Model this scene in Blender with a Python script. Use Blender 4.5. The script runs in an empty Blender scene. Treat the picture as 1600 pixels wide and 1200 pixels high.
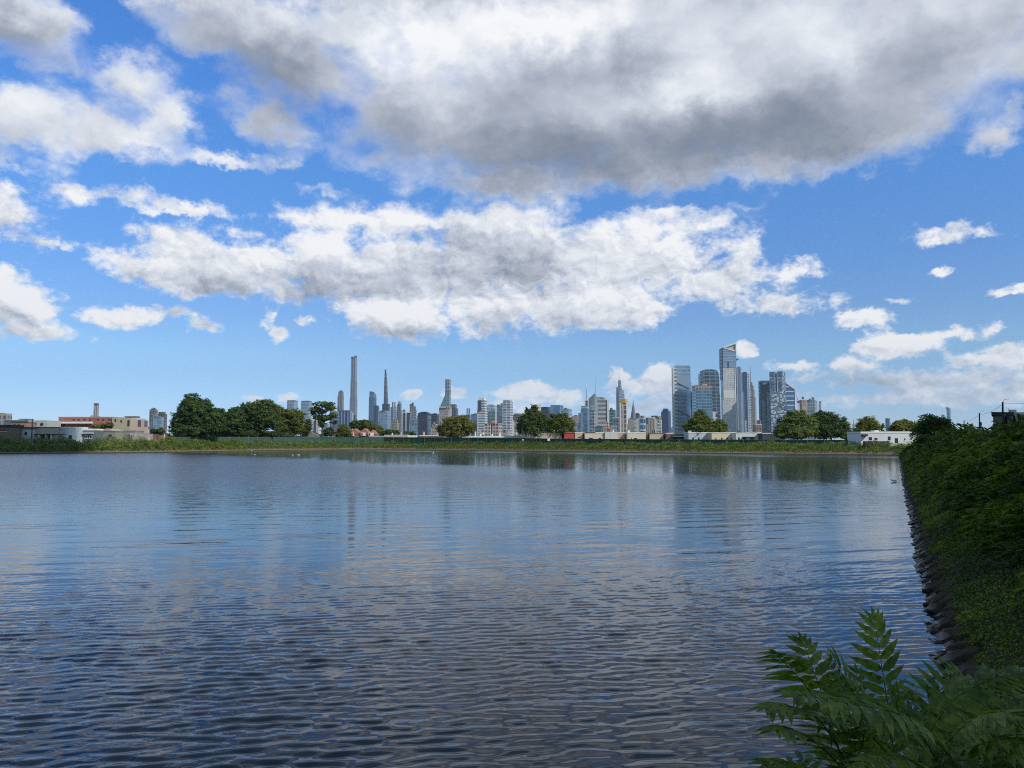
import bpy, bmesh, math, random
import numpy as np
from mathutils import Vector, Matrix, noise as mnoise

R = math.radians
scene = bpy.context.scene
COL = scene.collection
random.seed(7)
rng = np.random.default_rng(7)

# ------------------------------------------------------------------ camera
FOC = 1200.0            # focal length in pixels of the 1600 px photograph
CAM_Z = 4.5             # eye height above the water
PITCH = math.atan(90 / FOC)
cam_d = bpy.data.cameras.new('camera')
cam_d.sensor_width = 36.0
cam_d.lens = 36.0 * FOC / 1600
cam_d.clip_start = 0.05
cam_d.clip_end = 60000
cam = bpy.data.objects.new('camera', cam_d)
COL.objects.link(cam)
cam.location = (0, 0, CAM_Z)
cam.rotation_euler = (math.pi / 2 + PITCH, 0, 0)
scene.camera = cam

def ray(px, py):
    x = (px - 800) / FOC
    y = -(py - 600) / FOC
    c, s = math.cos(PITCH), math.sin(PITCH)
    return Vector((x, c - s * y, s + c * y))

def at(px, py, Y):
    """world point seen at a pixel of the photograph, at forward distance Y"""
    d = ray(px, py)
    t = Y / d.y
    return Vector((d.x * t, Y, CAM_Z + d.z * t))

def azel(px, py):
    d = ray(px, py)
    return math.degrees(math.atan2(d.x, d.y)), math.degrees(math.atan2(d.z, math.hypot(d.x, d.y)))

# ------------------------------------------------------------------ sun
SUN_AZ = R(128)         # clockwise from straight ahead: behind the right shoulder
SUN_EL = R(40)
sun_dir = Vector((math.sin(SUN_AZ) * math.cos(SUN_EL), math.cos(SUN_AZ) * math.cos(SUN_EL), math.sin(SUN_EL)))
sl = bpy.data.lights.new('sun', 'SUN')
sl.energy = 3.6
sl.angle = R(0.53)
sl.color = (1.0, 0.94, 0.85)
so = bpy.data.objects.new('sun', sl)
COL.objects.link(so)
so.rotation_euler = (-sun_dir).to_track_quat('-Z', 'Y').to_euler()
so.location = (200, -200, 900)

scene.view_settings.view_transform = 'Standard'
scene.view_settings.look = 'None'
scene.view_settings.exposure = 0.0
scene.view_settings.gamma = 1.0

# ------------------------------------------------------------------ node helper
class NT:
    def __init__(self, nt):
        self.nt = nt; nt.nodes.clear()
    def n(self, typ, ins=None, **props):
        nd = self.nt.nodes.new(typ)
        for k, v in props.items(): setattr(nd, k, v)
        for k, v in (ins or {}).items():
            s = nd.inputs[k]
            if isinstance(v, bpy.types.NodeSocket): self.nt.links.new(v, s)
            else: s.default_value = v
        return nd
    def m(self, op, a, b=None, c=None, clamp=False):
        ins = {0: a}
        if b is not None: ins[1] = b
        if c is not None: ins[2] = c
        return self.n('ShaderNodeMath', ins, operation=op, use_clamp=clamp).outputs[0]
    def vm(self, op, a, b=None, c=None):
        ins = {0: a}
        if b is not None: ins[1] = b
        if c is not None: ins[2] = c
        nd = self.n('ShaderNodeVectorMath', ins, operation=op)
        return nd.outputs['Value'] if op in ('LENGTH', 'DOT_PRODUCT', 'DISTANCE') else nd.outputs[0]
    def ramp(self, v, a, b, c=0.0, d=1.0, smooth=True):
        return self.n('ShaderNodeMapRange', {0: v, 1: a, 2: b, 3: c, 4: d}, interpolation_type='SMOOTHSTEP' if smooth else 'LINEAR').outputs[0]
    def noise(self, vec, scale, detail=4, rough=0.5, dist=0.0, dim='3D'):
        return self.n('ShaderNodeTexNoise', {'Vector': vec, 'Scale': scale, 'Detail': detail, 'Roughness': rough, 'Distortion': dist}, noise_dimensions=dim)
    def mixc(self, f, a, b, blend='MIX'):
        nd = self.n('ShaderNodeMix', {0: f, 6: a, 7: b}, data_type='RGBA', blend_type=blend)
        return nd.outputs[2]
    def mixf(self, f, a, b):
        nd = self.n('ShaderNodeMix', {0: f, 2: a, 3: b}, data_type='FLOAT')
        return nd.outputs[0]
    def comb(self, x, y, z):
        return self.n('ShaderNodeCombineXYZ', {0: x, 1: y, 2: z}).outputs[0]
    def link(self, a, b): self.nt.links.new(a, b)
scene.cycles.use_denoising = False
scene.cycles.max_bounces = 8
scene.cycles.volume_bounces = 0
scene.cycles.transparent_max_bounces = 4
scene.cycles.caustics_reflective = False
scene.cycles.caustics_refractive = False
scene.cycles.filter_width = 1.05
# ------------------------------------------------------------------ sky
# clouds as directions in the sky (azimuth, elevation), (x, y, rx, ry, weight) read off in photo pixels
CLOUDS = [
 # large grey cloud overhead
 (1000,20,600,230,1.5),(700,-60,400,120,1.4),(1300,-60,500,120,1.4),(830,190,310,130,1.3),(1150,150,420,150,1.4),(790,285,160,48,.9),(1430,60,240,170,1.3),(1330,190,230,108,1.2),
 (640,170,150,110,1.0),(1580,10,170,90,1.1),(720,20,230,120,1.2),(1010,258,280,62,1.0),(1250,235,190,60,.9),(590,245,90,40,.5),
 # upper left cloud
 (300,-10,150,50,1.0),(400,50,180,75,1.2),(470,110,120,75,1.0),(425,190,70,52,.85),(545,35,120,75,1.0),(590,100,70,55,.75),(445,225,50,26,.45),(360,150,50,40,.4),
 # far left cloud
 (30,30,120,75,1.1),(200,120,90,50,.75),(25,190,160,70,1.05),(170,215,130,52,1.15),(275,185,60,62,.85),(5,250,80,26,.55),(95,95,70,34,.5),(120,170,120,44,.6),(245,225,60,30,.5),
 (350,252,100,14,.65),(440,254,45,12,.55),
 (10,330,110,44,.9),(115,303,50,24,.6),(50,374,90,16,.65),
 (200,302,60,18,.65),(290,328,110,19,.8),(345,362,60,12,.35),(510,302,40,11,.5),
 # long cloud in the middle
 (285,376,90,24,.7),(225,412,75,26,.75),(330,425,170,56,1.0),(510,415,110,60,1.1),(470,455,120,30,.5),(480,345,70,26,.6),
 (590,348,150,30,.8),(740,352,180,40,.9),(620,430,150,78,1.1),(800,410,220,80,1.2),(980,405,180,72,1.1),(620,495,95,50,1.1),
 (780,488,90,50,1.0),(900,475,150,52,1.0),(985,492,80,30,.8),(1130,435,110,46,.85),(1235,425,60,26,.75),(1210,472,100,24,.6),(1090,352,70,28,.5),(1160,385,38,32,.5),
 (1060,332,95,10,.5),(1300,470,60,12,.4),
 # left edge cumulus and scraps
 (25,475,92,60,1.1),(60,515,60,22,.7),(190,497,64,18,.75),(255,490,44,14,.65),(315,508,44,25,.75),(440,520,16,17,.6),(140,533,14,7,.45),(415,495,18,9,.5),(485,500,18,7,.5),(65,398,18,9,.4),
 # right side
 (1550,210,60,44,.8),(1600,90,50,60,.9),(1580,165,40,30,.7),(1495,365,76,22,.75),(1478,422,22,9,.55),(1345,499,54,18,.95),
 (1395,538,76,26,1.1),(1510,520,32,12,.5),(1555,508,22,9,.4),(1590,452,44,8,.4),(1400,470,30,10,.45),
 (1245,572,56,16,.85),(1318,572,66,20,.85),(1290,592,100,20,.65),(1400,590,110,18,.6),(1455,612,120,16,.7),(1570,556,72,24,.9),(1510,566,60,12,.6),(1530,592,110,18,.7),(1350,622,240,14,.6),(1540,622,150,16,.65),(1590,604,50,20,.6),
 # small ones along the horizon
 (965,589,26,15,1.05),(1035,590,38,26,1.15),(1012,608,74,20,.95),(1168,546,19,15,1.15),(820,612,54,15,.95),(868,622,74,13,.85),(1000,634,100,13,.6),(820,638,80,9,.5),
 (447,624,30,9,.95),(640,619,20,8,.95),(712,613,25,11,1.05),(392,624,18,8,.75),
]
# bright (+) and grey (-) patches inside the clouds
SHADES = [
 (840,40,170,60,.40),(1150,50,240,60,.30),(1090,140,120,40,.30),(640,80,90,60,.30),(480,40,90,50,.12),(1560,80,100,60,.1),(150,235,170,40,.22),(560,290,80,40,.2),(300,200,60,40,.2),
 (530,385,90,28,.30),(620,484,80,26,.50),(1010,400,90,45,.26),(790,478,70,24,.34),(30,460,70,40,.3),(1395,525,70,20,.25),(1345,492,50,12,.3),(940,440,70,20,.2),(960,468,70,14,.3),
 (1240,566,60,12,.35),(1300,568,80,14,.3),(1035,580,30,18,.3),(1480,612,60,9,.2),(700,340,280,26,.16),(1230,420,60,20,.2),
 (880,255,330,70,-.22),(1200,225,340,60,-.15),(720,70,160,70,.20),(1000,10,340,60,.18),(1380,60,160,90,.10),(980,170,160,40,.10),(640,190,80,50,.06),(1100,130,90,50,.1),(620,230,110,60,-.14),(980,90,60,60,-.14),(430,150,160,90,-.24),(60,60,120,50,-.14),(330,60,130,80,-.10),
 (450,452,190,24,-.2),(760,400,230,40,-.08),(620,525,70,14,-.25),(1450,605,130,30,-.25),(1300,600,90,18,-.2),(1350,120,200,80,-.06),(850,110,120,60,-.05),
]
scene.world = bpy.data.worlds.new('World')
scene.world.use_nodes = True
SA0, SA1, SE0, SE1 = -38.0, 38.0, -1.0, 34.0     # the part of the sky laid out below (degrees)
SNX, SNY = 256, 256

def sky_fields():
    """cloud cover and cloud brightness over azimuth and elevation, from the two lists"""
    az = np.linspace(SA0, SA1, SNX)[None, :]
    el = np.linspace(SE0, SE1, SNY)[:, None]
    def q(b):
        px, py, rx, ry, w = b
        a, e = azel(px, py)
        a0, _ = azel(px - rx, py); a1, _ = azel(px + rx, py)
        _, e0 = azel(px, py + ry); _, e1 = azel(px, py - ry)
        u = (az - a) / ((a1 - a0) / 2); v = (el - e) / ((e1 - e0) / 2)
        v = np.where(v < 0, v * 1.12, v * .95)
        return np.sqrt(u * u + v * v)
    K = 13.0
    acc = np.zeros((SNY, SNX))
    for b in CLOUDS:
        acc += np.exp(K * (b[4] * 1.0 * np.clip(1.02 - q(b), -1.2, 1)))
    C = np.clip(np.log(acc + math.exp(-K * .35)) / K, -.35, 1.0)
    # brightness: light comes from above and from the right; bases are grey
    def shift(F, da, de):
        ix = np.clip(np.arange(SNX) + int(da / (SA1 - SA0) * SNX), 0, SNX - 1)
        iy = np.clip(np.arange(SNY) + int(de / (SE1 - SE0) * SNY), 0, SNY - 1)
        return F[iy][:, ix]
    D = np.clip(C, 0, 1)
    L = np.zeros_like(C)
    for k in range(1, 8):
        L += shift(D, .10 * k, .36 * k) * (1.0 / 7)
    S = -.50 * L + .30 * np.clip(C, 0, .5)
    for b in SHADES:
        S += b[4] * np.exp(-1.1 * q(b) ** 2)
    return C, S

def curve_pair_field(T, u, v, F, rank, name):
    """F(u, v) as a sum of products of curves: nodes RGB Curves of u times RGB Curves of v"""
    U, s, Vt = np.linalg.svd(F, full_matrices=False)
    out = None
    for k in range(0, rank, 3):
        outs = []
        for coord, vecs in ((u, [Vt[j] * math.sqrt(s[j]) for j in range(k, k + 3)]), (v, [U[:, j] * math.sqrt(s[j]) for j in range(k, k + 3)])):
            lo = min(x.min() for x in vecs); hi = max(x.max() for x in vecs)
            nd = T.n('ShaderNodeRGBCurve', {'Color': T.comb(coord, coord, coord)})
            mp = nd.mapping
            mp.use_clip = False
            for c in range(3):
                cv = mp.curves[c]
                y = (vecs[c] - lo) / (hi - lo)
                n = len(y); step = 2
                idx = list(range(0, n, step))
                if idx[-1] != n - 1: idx.append(n - 1)
                cv.points[0].location = (0.0, float(y[0])); cv.points[1].location = (1.0, float(y[-1]))
                for i in idx[1:-1]:
                    cv.points.new(i / (n - 1), float(y[i]))
            mp.update()
            outs.append(T.vm('MULTIPLY_ADD', nd.outputs[0], (hi - lo,) * 3, (lo,) * 3))
        d = T.vm('DOT_PRODUCT', outs[0], outs[1])
        out = d if out is None else T.m('ADD', out, d)
    return out

def build_world():
    T = NT(scene.world.node_tree)
    d = T.n('ShaderNodeTexCoord').outputs['Generated']
    sky = T.n('ShaderNodeTexSky', sky_type='NISHITA', sun_disc=False, sun_elevation=SUN_EL, sun_rotation=SUN_AZ,
              altitude=50, air_density=1.0, dust_density=0.3, ozone_density=3.0).outputs[0]
    sep = T.n('ShaderNodeSeparateXYZ', {0: d})
    az = T.m('MULTIPLY', T.m('ARCTAN2', sep.outputs[0], sep.outputs[1]), 57.2958)
    el = T.m('MULTIPLY', T.m('ARCSINE', sep.outputs[2]), 57.2958)
    N0 = T.comb(az, T.m('MULTIPLY', el, 1.35), 3.0)
    hi = T.ramp(el, 12, 22)
    # wobble of the outlines
    wn = T.noise(N0, 0.40, 6, .62).outputs['Color']
    wob = T.vm('MULTIPLY', T.vm('SUBTRACT', wn, (.5, .5, .5)), T.comb(T.m('MULTIPLY_ADD', el, .16, 2.0), T.m('MULTIPLY_ADD', el, .12, 1.1), 0.0))
    ws = T.n('ShaderNodeSeparateXYZ', {0: wob})
    u = T.m('MULTIPLY_ADD', T.m('ADD', az, ws.outputs[0]), 1 / (SA1 - SA0), -SA0 / (SA1 - SA0), clamp=True)
    v = T.m('MULTIPLY_ADD', T.m('ADD', el, ws.outputs[1]), 1 / (SE1 - SE0), -SE0 / (SE1 - SE0), clamp=True)
    Cf, Sf = sky_fields()
    C0 = curve_pair_field(T, u, v, Cf, 24, 'cover')
    S0 = curve_pair_field(T, u, v, Sf, 15, 'shade')
    # the rest of the sky, outside the frame: a loose field of the same clouds
    out = T.m('MAXIMUM', T.ramp(T.m('ABSOLUTE', az), 35, 42), T.ramp(el, 31, 36))
    gen = T.ramp(T.noise(N0, 0.05, 3, .5).outputs[0], .26, .44, -.3, 1.0)
    C = T.mixf(out, C0, gen)
    big = T.noise(N0, 0.22, 7, 0.57, 0.15)
    fine = T.noise(N0, 0.85, 4, .58).outputs[0]
    nb = T.m('SUBTRACT', T.noise(N0, 0.22, 3, 0.5, 0.15).outputs[0], .5)
    nf = T.m('SUBTRACT', fine, .5)
    nz = T.m('ADD', T.m('SUBTRACT', big.outputs[0], .5), T.m('MULTIPLY', nf, T.mixf(hi, .85, .12)))
    # billows
    nv2 = T.vm('ADD', N0, T.vm('MULTIPLY', wob, (.9, .9, 0)))
    def billow(vec):
        vo = T.n('ShaderNodeTexVoronoi', {'Vector': vec, 'Scale': 0.36, 'Detail': 3.0, 'Roughness': .55, 'Lacunarity': 2.3},
                feature='F1', voronoi_dimensions='2D', normalize=True)
        return T.m('SUBTRACT', 1.0, vo.outputs['Distance'])
    b0 = billow(nv2)
    b1 = billow(T.vm('ADD', nv2, (0.30, 0.5, 0)))
    bz = T.m('SUBTRACT', b0, .5)
    dens = T.m('MULTIPLY_ADD', nz, T.mixf(hi, 1.35, .88), C)
    dens = T.m('MULTIPLY_ADD', bz, T.mixf(hi, .55, .10), dens)
    alpha = T.m('MULTIPLY', T.ramp(dens, T.mixf(hi, .10, -.02), T.mixf(hi, .60, .74)), T.ramp(C, -.22, .06), clamp=True)
    slope = T.m('SUBTRACT', b0, b1)
    L = T.m('ADD', S0, CLOUD_L0)
    L = T.mixf(T.m('MULTIPLY', out, .85), L, .30)
    L = T.m('MULTIPLY_ADD', slope, T.m('MULTIPLY', T.mixf(hi, 1.0, .16), T.ramp(dens, .4, 1.2, 1.0, .5)), L)
    L = T.m('MULTIPLY_ADD', bz, T.mixf(hi, .35, .05), L)
    L = T.m('MULTIPLY_ADD', nb, T.mixf(hi, .55, .50), L)
    L = T.m('MULTIPLY_ADD', nf, T.m('MULTIPLY', T.mixf(hi, .42, .16), T.ramp(dens, .3, 1.1, 1.0, .35)), L)
    thin = T.ramp(dens, .05, .70, .22, -.03)
    L = T.m('ADD', L, thin)
    L = T.m('MINIMUM', T.m('SMOOTH_MAX', L, .22, .22), 1.15)
    cr = T.n('ShaderNodeValToRGB', {0: L})
    e = cr.color_ramp.elements
    e[0].position = .15; e[0].color = (.14, .185, .255, 1)
    e[1].position = 1.0; e[1].color = (.93, .94, .96, 1)
    for p, c in ((.40, (.335, .375, .455, 1)), (.62, (.52, .56, .645, 1)), (.82, (.72, .76, .83, 1))):
        k = e.new(p); k.color = c
    ccol = T.vm('SCALE', cr.outputs[0]); ccol.node.inputs['Scale'].default_value = CLOUD_GAIN
    ccol = T.mixc(T.m('MULTIPLY', out, 1.0), ccol, T.vm('MULTIPLY', ccol, (.74, .99, 1.14)))
    tr = T.n('ShaderNodeValToRGB', {0: T.m('MULTIPLY', el, 1 / 40.0, clamp=True)})
    te = tr.color_ramp.elements
    te[0].position = 0.0; te[0].color = TINT_LOW
    te[1].position = .9; te[1].color = TINT_HIGH
    for p, c in TINT_MID: te.new(p).color = c
    skyc = T.vm('MULTIPLY', sky, T.vm('MULTIPLY', tr.outputs[0], (2.0, 2.0, 2.0)))
    far = T.ramp(el, 0, 7, .48, .0)
    ccol = T.mixc(far, ccol, skyc)
    c = T.mixc(alpha, skyc, ccol)
    bg = T.n('ShaderNodeBackground', {'Color': c, 'Strength': SKY_STRENGTH})
    T.link(bg.outputs[0], T.n('ShaderNodeOutputWorld').inputs[0])
    scene.world.cycles.sampling_method = 'MANUAL'
    scene.world.cycles.sample_map_resolution = 512
SKY_STRENGTH = 0.12
CLOUD_GAIN = 8.6
CLOUD_L0 = 0.82
TINT_LOW = (.36, .49, .80, 1)
TINT_HIGH = (.249, .527, .86, 1)
TINT_MID = [(.048, (.325, .43, .68, 1)), (.107, (.32, .42, .59, 1)), (.155, (.335, .44, .57, 1)), (.226, (.308, .417, .563, 1)),
            (.32, (.281, .432, .62, 1)), (.458, (.274, .493, .715, 1)), (.6, (.262, .51, .80, 1))]
build_world()
# ------------------------------------------------------------------ objects
def props(o, label=None, cat=None, group=None, kind=None):
    if label: o['label'] = label
    if cat: o['category'] = cat
    if group: o['group'] = group
    if kind: o['kind'] = kind
    return o

def thing(name, label, cat, loc, group=None):
    o = bpy.data.objects.new(name, None)
    o.empty_display_size = 0.5
    COL.objects.link(o)
    o.location = loc
    return props(o, label, cat, group)

class MB:
    """collects faces (with uv in metres) and links them as one mesh object"""
    def __init__(self): self.v = []; self.f = []; self.uv = []; self.mi = []
    def face(self, pts, uvs=None, mi=0):
        n = len(self.v)
        self.v += [tuple(p) for p in pts]
        self.f.append(tuple(range(n, n + len(pts))))
        self.uv += list(uvs) if uvs else [(0.0, 0.0)] * len(pts)
        self.mi.append(mi)
    def prism(self, pts, z0, z1, top=None, ztop=None, mi=0, mi_top=None, cap=True):
        """pts: ground outline seen from above, anticlockwise; top: another outline; ztop: height of each top corner"""
        n = len(pts); top = top or pts
        zt = ztop or [z1] * n
        u = 0.0
        for i in range(n):
            j = (i + 1) % n
            L = math.dist(pts[i][:2], pts[j][:2])
            self.face([(pts[i][0], pts[i][1], z0), (pts[j][0], pts[j][1], z0), (top[j][0], top[j][1], zt[j]), (top[i][0], top[i][1], zt[i])],
                      [(u, z0), (u + L, z0), (u + L, zt[j]), (u, zt[i])], mi)
            u += L
        if cap: self.face([(top[i][0], top[i][1], zt[i]) for i in range(n)], None, mi if mi_top is None else mi_top)
    def box(self, x0, x1, y0, y1, z0, z1, mi=0, mi_top=None):
        self.prism([(x0, y0), (x1, y0), (x1, y1), (x0, y1)], z0, z1, mi=mi, mi_top=mi_top)
        self.face([(x0, y0, z0), (x0, y1, z0), (x1, y1, z0), (x1, y0, z0)], None, mi)
    def tube(self, pts, rad, seg=6, mi=0):
        pts = [Vector(p) for p in pts]
        rings = []
        for i, p in enumerate(pts):
            d = (pts[min(i + 1, len(pts) - 1)] - pts[max(i - 1, 0)]).normalized()
            a = d.orthogonal().normalized(); b = d.cross(a)
            r = rad[i] if isinstance(rad, (list, tuple)) else rad
            rings.append([p + (a * math.cos(t) + b * math.sin(t)) * r for t in (2 * math.pi * k / seg for k in range(seg))])
        for i in range(len(rings) - 1):
            for k in range(seg):
                m = (k + 1) % seg
                self.face([rings[i][k], rings[i][m], rings[i + 1][m], rings[i + 1][k]], None, mi)
        self.face(list(reversed(rings[0])), None, mi); self.face(rings[-1], None, mi)
    def build(self, name, mats, parent=None, smooth=False):
        me = bpy.data.meshes.new(name)
        off = Vector(parent.location) if parent and parent.parent is None else (Vector(parent.parent.location) if parent else Vector((0, 0, 0)))
        me.from_pydata([(a - off.x, b - off.y, c - off.z) for a, b, c in self.v], [], self.f)
        for m in (mats if isinstance(mats, (list, tuple)) else [mats]): me.materials.append(m)
        l = me.uv_layers.new(name='uv')
        l.data.foreach_set('uv', [c for q in self.uv for c in q])
        me.polygons.foreach_set('material_index', self.mi)
        if smooth: me.polygons.foreach_set('use_smooth', [True] * len(self.f))
        me.update()
        return link(name, me, parent)

def link(name, me, parent=None):
    o = bpy.data.objects.new(name, me)
    COL.objects.link(o)
    if parent: o.parent = parent
    return o

def np_mesh(name, V, F, mat, parent=None, smooth=False, nside=4):
    """V (n,3), F (m,nside) arrays; V in world coordinates"""
    me = bpy.data.meshes.new(name)
    off = np.array(parent.location) if parent else np.zeros(3)
    V = np.asarray(V, dtype=np.float64) - off
    me.vertices.add(len(V)); me.vertices.foreach_set('co', V.astype(np.float32).ravel())
    m = len(F)
    me.loops.add(m * nside); me.loops.foreach_set('vertex_index', np.asarray(F, dtype=np.int32).ravel())
    me.polygons.add(m); me.polygons.foreach_set('loop_start', np.arange(0, m * nside, nside, dtype=np.int32))
    me.update(calc_edges=True)
    me.validate()
    if smooth: me.polygons.foreach_set('use_smooth', [True] * len(me.polygons))
    me.materials.append(mat)
    return link(name, me, parent)

# ------------------------------------------------------------------ materials
_mats = {}
def mat(name, build):
    if name in _mats: return _mats[name]
    m = bpy.data.materials.new(name); m.use_nodes = True
    T = NT(m.node_tree)
    out = T.n('ShaderNodeOutputMaterial')
    sh = build(T)
    T.link(sh, out.inputs[0])
    _mats[name] = m
    return m

def plain(name, col, rough=.8, var=.12, scale=.8, metal=0.0, spec=.3):
    def b(T):
        p = T.n('ShaderNodeNewGeometry').outputs['Position']
        f = T.noise(p, scale, 5, .6).outputs[0]
        v = T.ramp(f, .3, .7, 1 - var, 1 + var)
        c = T.vm('SCALE', (col[0], col[1], col[2])); T.link(v, c.node.inputs['Scale'])
        return T.n('ShaderNodeBsdfPrincipled', {'Base Color': c, 'Roughness': rough, 'Metallic': metal, 'Specular IOR Level': spec}).outputs[0]
    return mat(name, b)

def facade(wall, glass, fh=9.0, bay=8.0, fv=.3, fz=.35, refl=.55, var=.5, speck=0.0, rough_w=.75, bandcol=None, band=0):
    """storeys and bays in uv metres; glass reflects, walls do not"""
    key = 'facade' + repr((wall, glass, fh, bay, fv, fz, refl, var, speck, bandcol, band))
    def b(T):
        uv = T.n('ShaderNodeUVMap', uv_map='uv').outputs[0]
        s = T.n('ShaderNodeSeparateXYZ', {0: uv})
        uu = T.m('DIVIDE', s.outputs[0], bay); vv = T.m('DIVIDE', s.outputs[1], fh)
        gx = T.m('GREATER_THAN', T.m('FRACT', uu), fv); gz = T.m('GREATER_THAN', T.m('FRACT', vv), fz)
        g = T.m('MULTIPLY', gx, gz)
        cell = T.comb(T.m('FLOOR', uu), T.m('FLOOR', vv), 0.0)
        wn = T.n('ShaderNodeTexWhiteNoise', {'Vector': cell}, noise_dimensions='2D').outputs[0]
        gc = T.vm('SCALE', tuple(glass)); T.link(T.ramp(wn, 0, 1, 1 - var, 1 + var, smooth=False), gc.node.inputs['Scale'])
        p = T.n('ShaderNodeNewGeometry').outputs['Position']
        w = T.vm('SCALE', tuple(wall)); T.link(T.ramp(T.noise(p, .05, 4, .6).outputs[0], .3, .7, .85, 1.12), w.node.inputs['Scale'])
        if band:
            bm = T.m('LESS_THAN', T.m('FRACT', T.m('DIVIDE', s.outputs[1], band)), .18)
            w = T.mixc(bm, w, (*bandcol, 1)); g = T.m('MULTIPLY', g, T.m('SUBTRACT', 1.0, bm))
        if speck:
            cell2 = T.comb(T.m('FLOOR', T.m('MULTIPLY', uu, .7)), T.m('FLOOR', T.m('MULTIPLY', vv, 1.0)), 5.0)
            wn2 = T.n('ShaderNodeTexWhiteNoise', {'Vector': cell2}, noise_dimensions='3D').outputs[0]
            g = T.m('MULTIPLY', g, T.m('GREATER_THAN', wn2, speck))
        base = T.mixc(g, w, gc)
        return T.n('ShaderNodeBsdfPrincipled', {'Base Color': base, 'Roughness': T.mixf(g, rough_w, .12), 'Metallic': T.m('MULTIPLY', g, refl), 'Specular IOR Level': .35}).outputs[0]
    return mat(key, b)

def foliage(name, cols, scale=.35, trans=.35, rnd=.30):
    """cols: dark, mid, light leaf colours that vary from clump to clump and leaf to leaf"""
    def b(T):
        g = T.n('ShaderNodeNewGeometry')
        p = g.outputs['Position']
        f = T.noise(p, scale, 4, .6).outputs[0]
        r = g.outputs['Random Per Island']
        t = T.m('ADD', T.m('MULTIPLY_ADD', T.m('SUBTRACT', f, .5), 1.25, .42), T.m('MULTIPLY_ADD', T.m('SUBTRACT', r, .5), rnd, .16))
        cr = T.n('ShaderNodeValToRGB', {0: t})
        e = cr.color_ramp.elements
        e[0].position = .34; e[0].color = (*cols[0], 1)
        e[1].position = .82; e[1].color = (*cols[2], 1)
        k = e.new(.55); k.color = (*cols[1], 1)
        pr = T.n('ShaderNodeBsdfPrincipled', {'Base Color': cr.outputs[0], 'Roughness': .55, 'Specular IOR Level': .3}).outputs[0]
        tr = T.n('ShaderNodeBsdfTranslucent', {0: T.mixc(1.0, cr.outputs[0], (1.0, 1.15, .5, 1), 'MULTIPLY')}).outputs[0]
        return T.n('ShaderNodeMixShader', {0: trans, 1: pr, 2: tr}).outputs[0]
    return mat(name, b)

# ------------------------------------------------------------------ leaves
def unit(v): return v / np.maximum(np.linalg.norm(v, axis=-1, keepdims=True), 1e-9)

def leaf_quads(C, Nrm, size, aspect=.55):
    """rhombic leaves at C (n,3) facing Nrm (n,3)"""
    n = len(C)
    r = unit(rng.normal(size=(n, 3)))
    a = unit(np.cross(Nrm, r)); b = unit(np.cross(Nrm, a))
    s = (np.asarray(size) * rng.uniform(.7, 1.3, n))[:, None] * .5
    V = np.stack([C - a * s, C + b * s * aspect, C + a * s, C - b * s * aspect], 1).reshape(-1, 3)
    F = np.arange(n * 4).reshape(-1, 4)
    return V, F

def frond_quads(base, d, L, pairs=7, leaf=.28, wid=.26, droop=.45, jitter=.12, t0=.15):
    """compound leaves: n rachises, each with paired leaflets; base, d (n,3), L (n,)"""
    n = len(base)
    up = np.array([0, 0, 1.0])
    d = unit(d)
    lat = unit(np.cross(d, up) + rng.normal(size=(n, 3)) * .15)
    nrm = unit(np.cross(lat, d))
    nrm *= np.sign(nrm[:, 2:3] + 1e-6)
    V = []
    ts = np.linspace(t0, 1.0, pairs)
    for t in ts:
        P = base + d * (L * t)[:, None] - up * (droop * L * t * t)[:, None]
        tan = unit(d - up * (2 * droop * t))
        sz = leaf * (math.sin(math.pi * min(1, .18 + .72 * (1 - abs(t - .5) ** 1.5))) * .6 + .5) * L
        for sgn in (-1, 1):
            ld = unit(lat * sgn * .9 + tan * (.35 + .5 * t) - up * .22 + rng.normal(size=(n, 3)) * jitter)
            w = unit(np.cross(ld, nrm)) * (sz * wid)[:, None] * .5
            q = np.stack([P, P + ld * (sz * .42)[:, None] + w, P + ld * sz[:, None], P + ld * (sz * .42)[:, None] - w], 1)
            V.append(q)
    V = np.concatenate(V, 0).reshape(-1, 3)
    return V, np.arange(len(V)).reshape(-1, 4)
# ------------------------------------------------------------------ shoreline, ground, banks
def gx(px, Y): return at(px, 690, Y).x
BD = np.array([.4454, .8953]); BN = np.array([.8953, -.4454])       # right bank: direction and outward normal
B0 = np.array([8.4, 15.3]) - BD * 9.72                              # near corner of the basin
shore = [tuple(B0), tuple(B0 + BD * 60), tuple(B0 + BD * 130), tuple(B0 + BD * 200), tuple(B0 + BD * 262), (gx(1393, 251), 251)]
shore += [(gx(p, y), y) for p, y in ((1340, 262), (1280, 270), (1200, 281), (1120, 292), (1045, 305), (970, 321), (895, 342), (820, 365), (760, 383), (700, 400), (650, 416), (600, 424), (550, 424), (500, 413),
                                     (450, 400), (400, 382), (360, 364), (320, 348), (260, 329), (200, 316), (140, 305), (70, 295), (0, 286))]
shore += [(-255, 262), (-300, 180), (-300, 70), (-230, 2), (-120, 0), (-60, 3.2), (-25, 4.6), (-8, 5.6)]
def resample(P, step):
    out = []
    n = len(P)
    for i in range(n):
        a, b = np.array(P[i]), np.array(P[(i + 1) % n])
        k = max(1, int(np.linalg.norm(b - a) / step))
        out += [a + (b - a) * j / k for j in range(k)]
    return np.array(out)
SH = resample(shore, 3.0)
nS = len(SH)
tang = unit(np.roll(SH, -2, 0) - np.roll(SH, 2, 0))
SN = np.stack([tang[:, 1], -tang[:, 0]], 1)                         # outward normals (anticlockwise outline)
for _ in range(3): SN = unit(SN + .5 * np.roll(SN, 1, 0) + .5 * np.roll(SN, -1, 0))
PROFILE = [(-9, -3.2), (-.4, -.16), (1.5, .75), (3.2, 1.45), (7.5, 2.95), (15, 3.0)]
def prof(o): return np.interp(o, [p[0] for p in PROFILE], [p[1] for p in PROFILE])
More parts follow.
